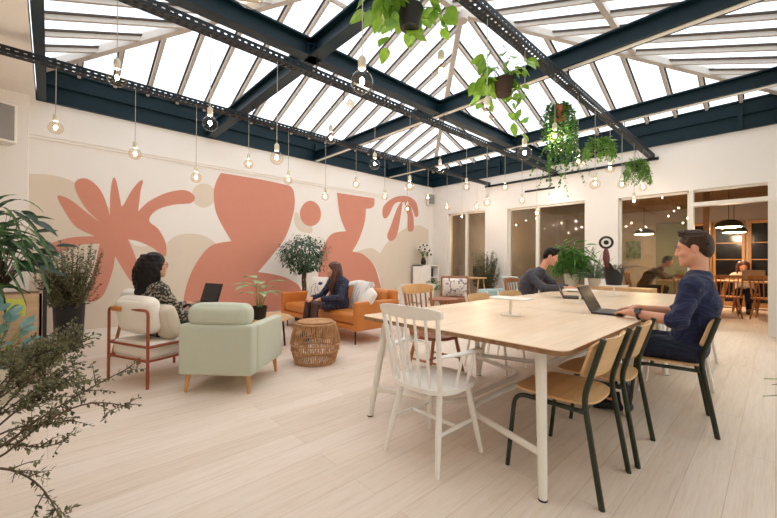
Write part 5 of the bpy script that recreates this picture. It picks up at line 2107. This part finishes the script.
# ---- man in grey across the table
Hd = Head((5.475, 2.30, 1.245), (.28, -.9, -.42), (0, 0, 1), 1.0)
hL = ((5.620, 2.08, .79), (-.35, -.8, -.1), (0, 0, 1), 1, dict(curl=.5))
hR = ((5.400, 2.06, .79), (.35, -.85, -.1), (0, 0, 1), -1, dict(curl=.5))
t = person('man in grey sweater looking down at the table, in front of the middle window', (5.400, 2.5, 0),
           dict(pelvis=(5.350, 2.64, .54), chest=(5.360, 2.56, .85), neck=(5.420, 2.43, 1.045), sL=(5.590, 2.50, .96), sR=(5.210, 2.50, .96),
                eL=(5.700, 2.30, .79), eR=(5.200, 2.30, .79), wL=(5.620, 2.08, .79), wR=(5.400, 2.06, .79),
                hL=(5.450, 2.62, .53), hR=(5.250, 2.62, .53), kL=(5.480, 2.18, .54), kR=(5.240, 2.18, .54), aL=(5.490, 2.25, .1), aR=(5.250, 2.25, .1), tL=(5.500, 2.06, .045), tR=(5.250, 2.06, .045)),
           Hd, 'skin', 'greysw', 'denim', .0075, 1.0, .8, [hL, hR])
sdf_obj('hair', short_hair(Hd, .02), .005, 'hairdark', t)
eyebrows(t, Hd, 'hairdark')

# ---- man in a brown jumper behind the wide glazed partition
Hd = Head((11.0, 1.800, 1.2), (.1, -.95, -.3), (0, 0, 1), 1.0)
t = person('man in brown jumper bent over a table behind the wide glazed partition', (10.95, 2.280, 0),
           dict(pelvis=(10.95, 2.300, .54), chest=(10.97, 2.160, .84), neck=(11.0, 1.940, 1.02), sL=(11.18, 2.040, .94), sR=(10.8, 2.040, .94),
                eL=(11.24, 1.840, .82), eR=(10.74, 1.840, .82), wL=(11.1, 1.680, .82), wR=(10.86, 1.680, .82),
                hL=(11.05, 2.280, .53), hR=(10.85, 2.280, .53), kL=(11.06, 1.860, .53), kR=(10.84, 1.860, .53), aL=(11.06, 1.920, .1), aR=(10.84, 1.920, .1), tL=(11.06, 1.740, .045), tR=(10.84, 1.740, .045)),
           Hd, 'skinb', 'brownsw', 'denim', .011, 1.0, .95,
           [((11.1, 1.680, .82), (-.4, -.8, -.1), (0, 0, 1), 1, dict(curl=.5)), ((10.86, 1.680, .82), (.4, -.8, -.1), (0, 0, 1), -1, dict(curl=.5))])
sdf_obj('hair', short_hair(Hd, .02), .008, 'hairdark', t)

# ---- woman at the silver laptop in the back room
Hd = Head((11.86, .52, 1.09), (-.92, -.2, -.36), (0, 0, 1), .97)
t = person('woman in pale cardigan working at the silver laptop in the back room', (12.0, .5, 0),
           dict(pelvis=(12.0, .5, .52), chest=(11.96, .51, .79), neck=(11.92, .52, .94), sL=(11.94, .35, .86), sR=(11.94, .69, .86),
                eL=(11.78, .27, .80), eR=(11.78, .78, .80), wL=(11.62, .38, .815), wR=(11.62, .62, .815),
                hL=(12.0, .42, .51), hR=(12.0, .58, .51), kL=(11.58, .42, .52), kR=(11.58, .58, .52), aL=(11.62, .42, .1), aR=(11.62, .58, .1), tL=(11.44, .42, .045), tR=(11.44, .58, .045)),
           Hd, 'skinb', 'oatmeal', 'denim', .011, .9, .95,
           [((11.62, .38, .815), (-.8, .1, -.1), (0, 0, 1), -1, dict(curl=.5, sc=.9)), ((11.62, .62, .815), (-.8, -.1, -.1), (0, 0, 1), 1, dict(curl=.5, sc=.9))])
sdf_obj('hair', long_hair(Hd, .34, .012, .09, .03, .01, 50, .014), .008, 'hairred', t)

# ================================================================= LIGHT
wd = bpy.data.worlds.new('sky')
SC.world = wd
wd.use_nodes = True
nt = wd.node_tree
bg = nt.nodes['Background']
tc = nt.nodes.new('ShaderNodeTexCoord')
sky_noise = noise_tex(nt, tc.outputs['Generated'], 2.2, 5, .6)
nt.links.new(ramp(nt, sky_noise, [(.3, (.78, .86, .98, 1)), (.62, (.92, .965, 1, 1))]), bg.inputs[0])
bg.inputs[1].default_value = .85

for x, y in ((11.1, .72), (12.6, .72), (12.3, 2.55), (11.8, 5.0), (9.4, 6.0)):  # three at the dome pendants, two added without fixtures to light the room
    ld = bpy.data.lights.new('room_light', 'POINT')
    ld.energy = 16
    ld.color = (1, .72, .45)
    ld.shadow_soft_size = .12
    lo = bpy.data.objects.new('room_light', ld)
    COL.objects.link(lo)
    lo.location = (x, y, 1.9)

vs = SC.view_settings
vs.view_transform = 'Standard'
vs.look = 'None'
vs.exposure = 1.5
vs.gamma = 1
vs.use_curve_mapping = False
SC.cycles.use_denoising = True
SC.cycles.max_bounces = 10
SC.cycles.diffuse_bounces = 6
SC.cycles.transparent_max_bounces = 24
SC.cycles.sample_clamp_indirect = 6
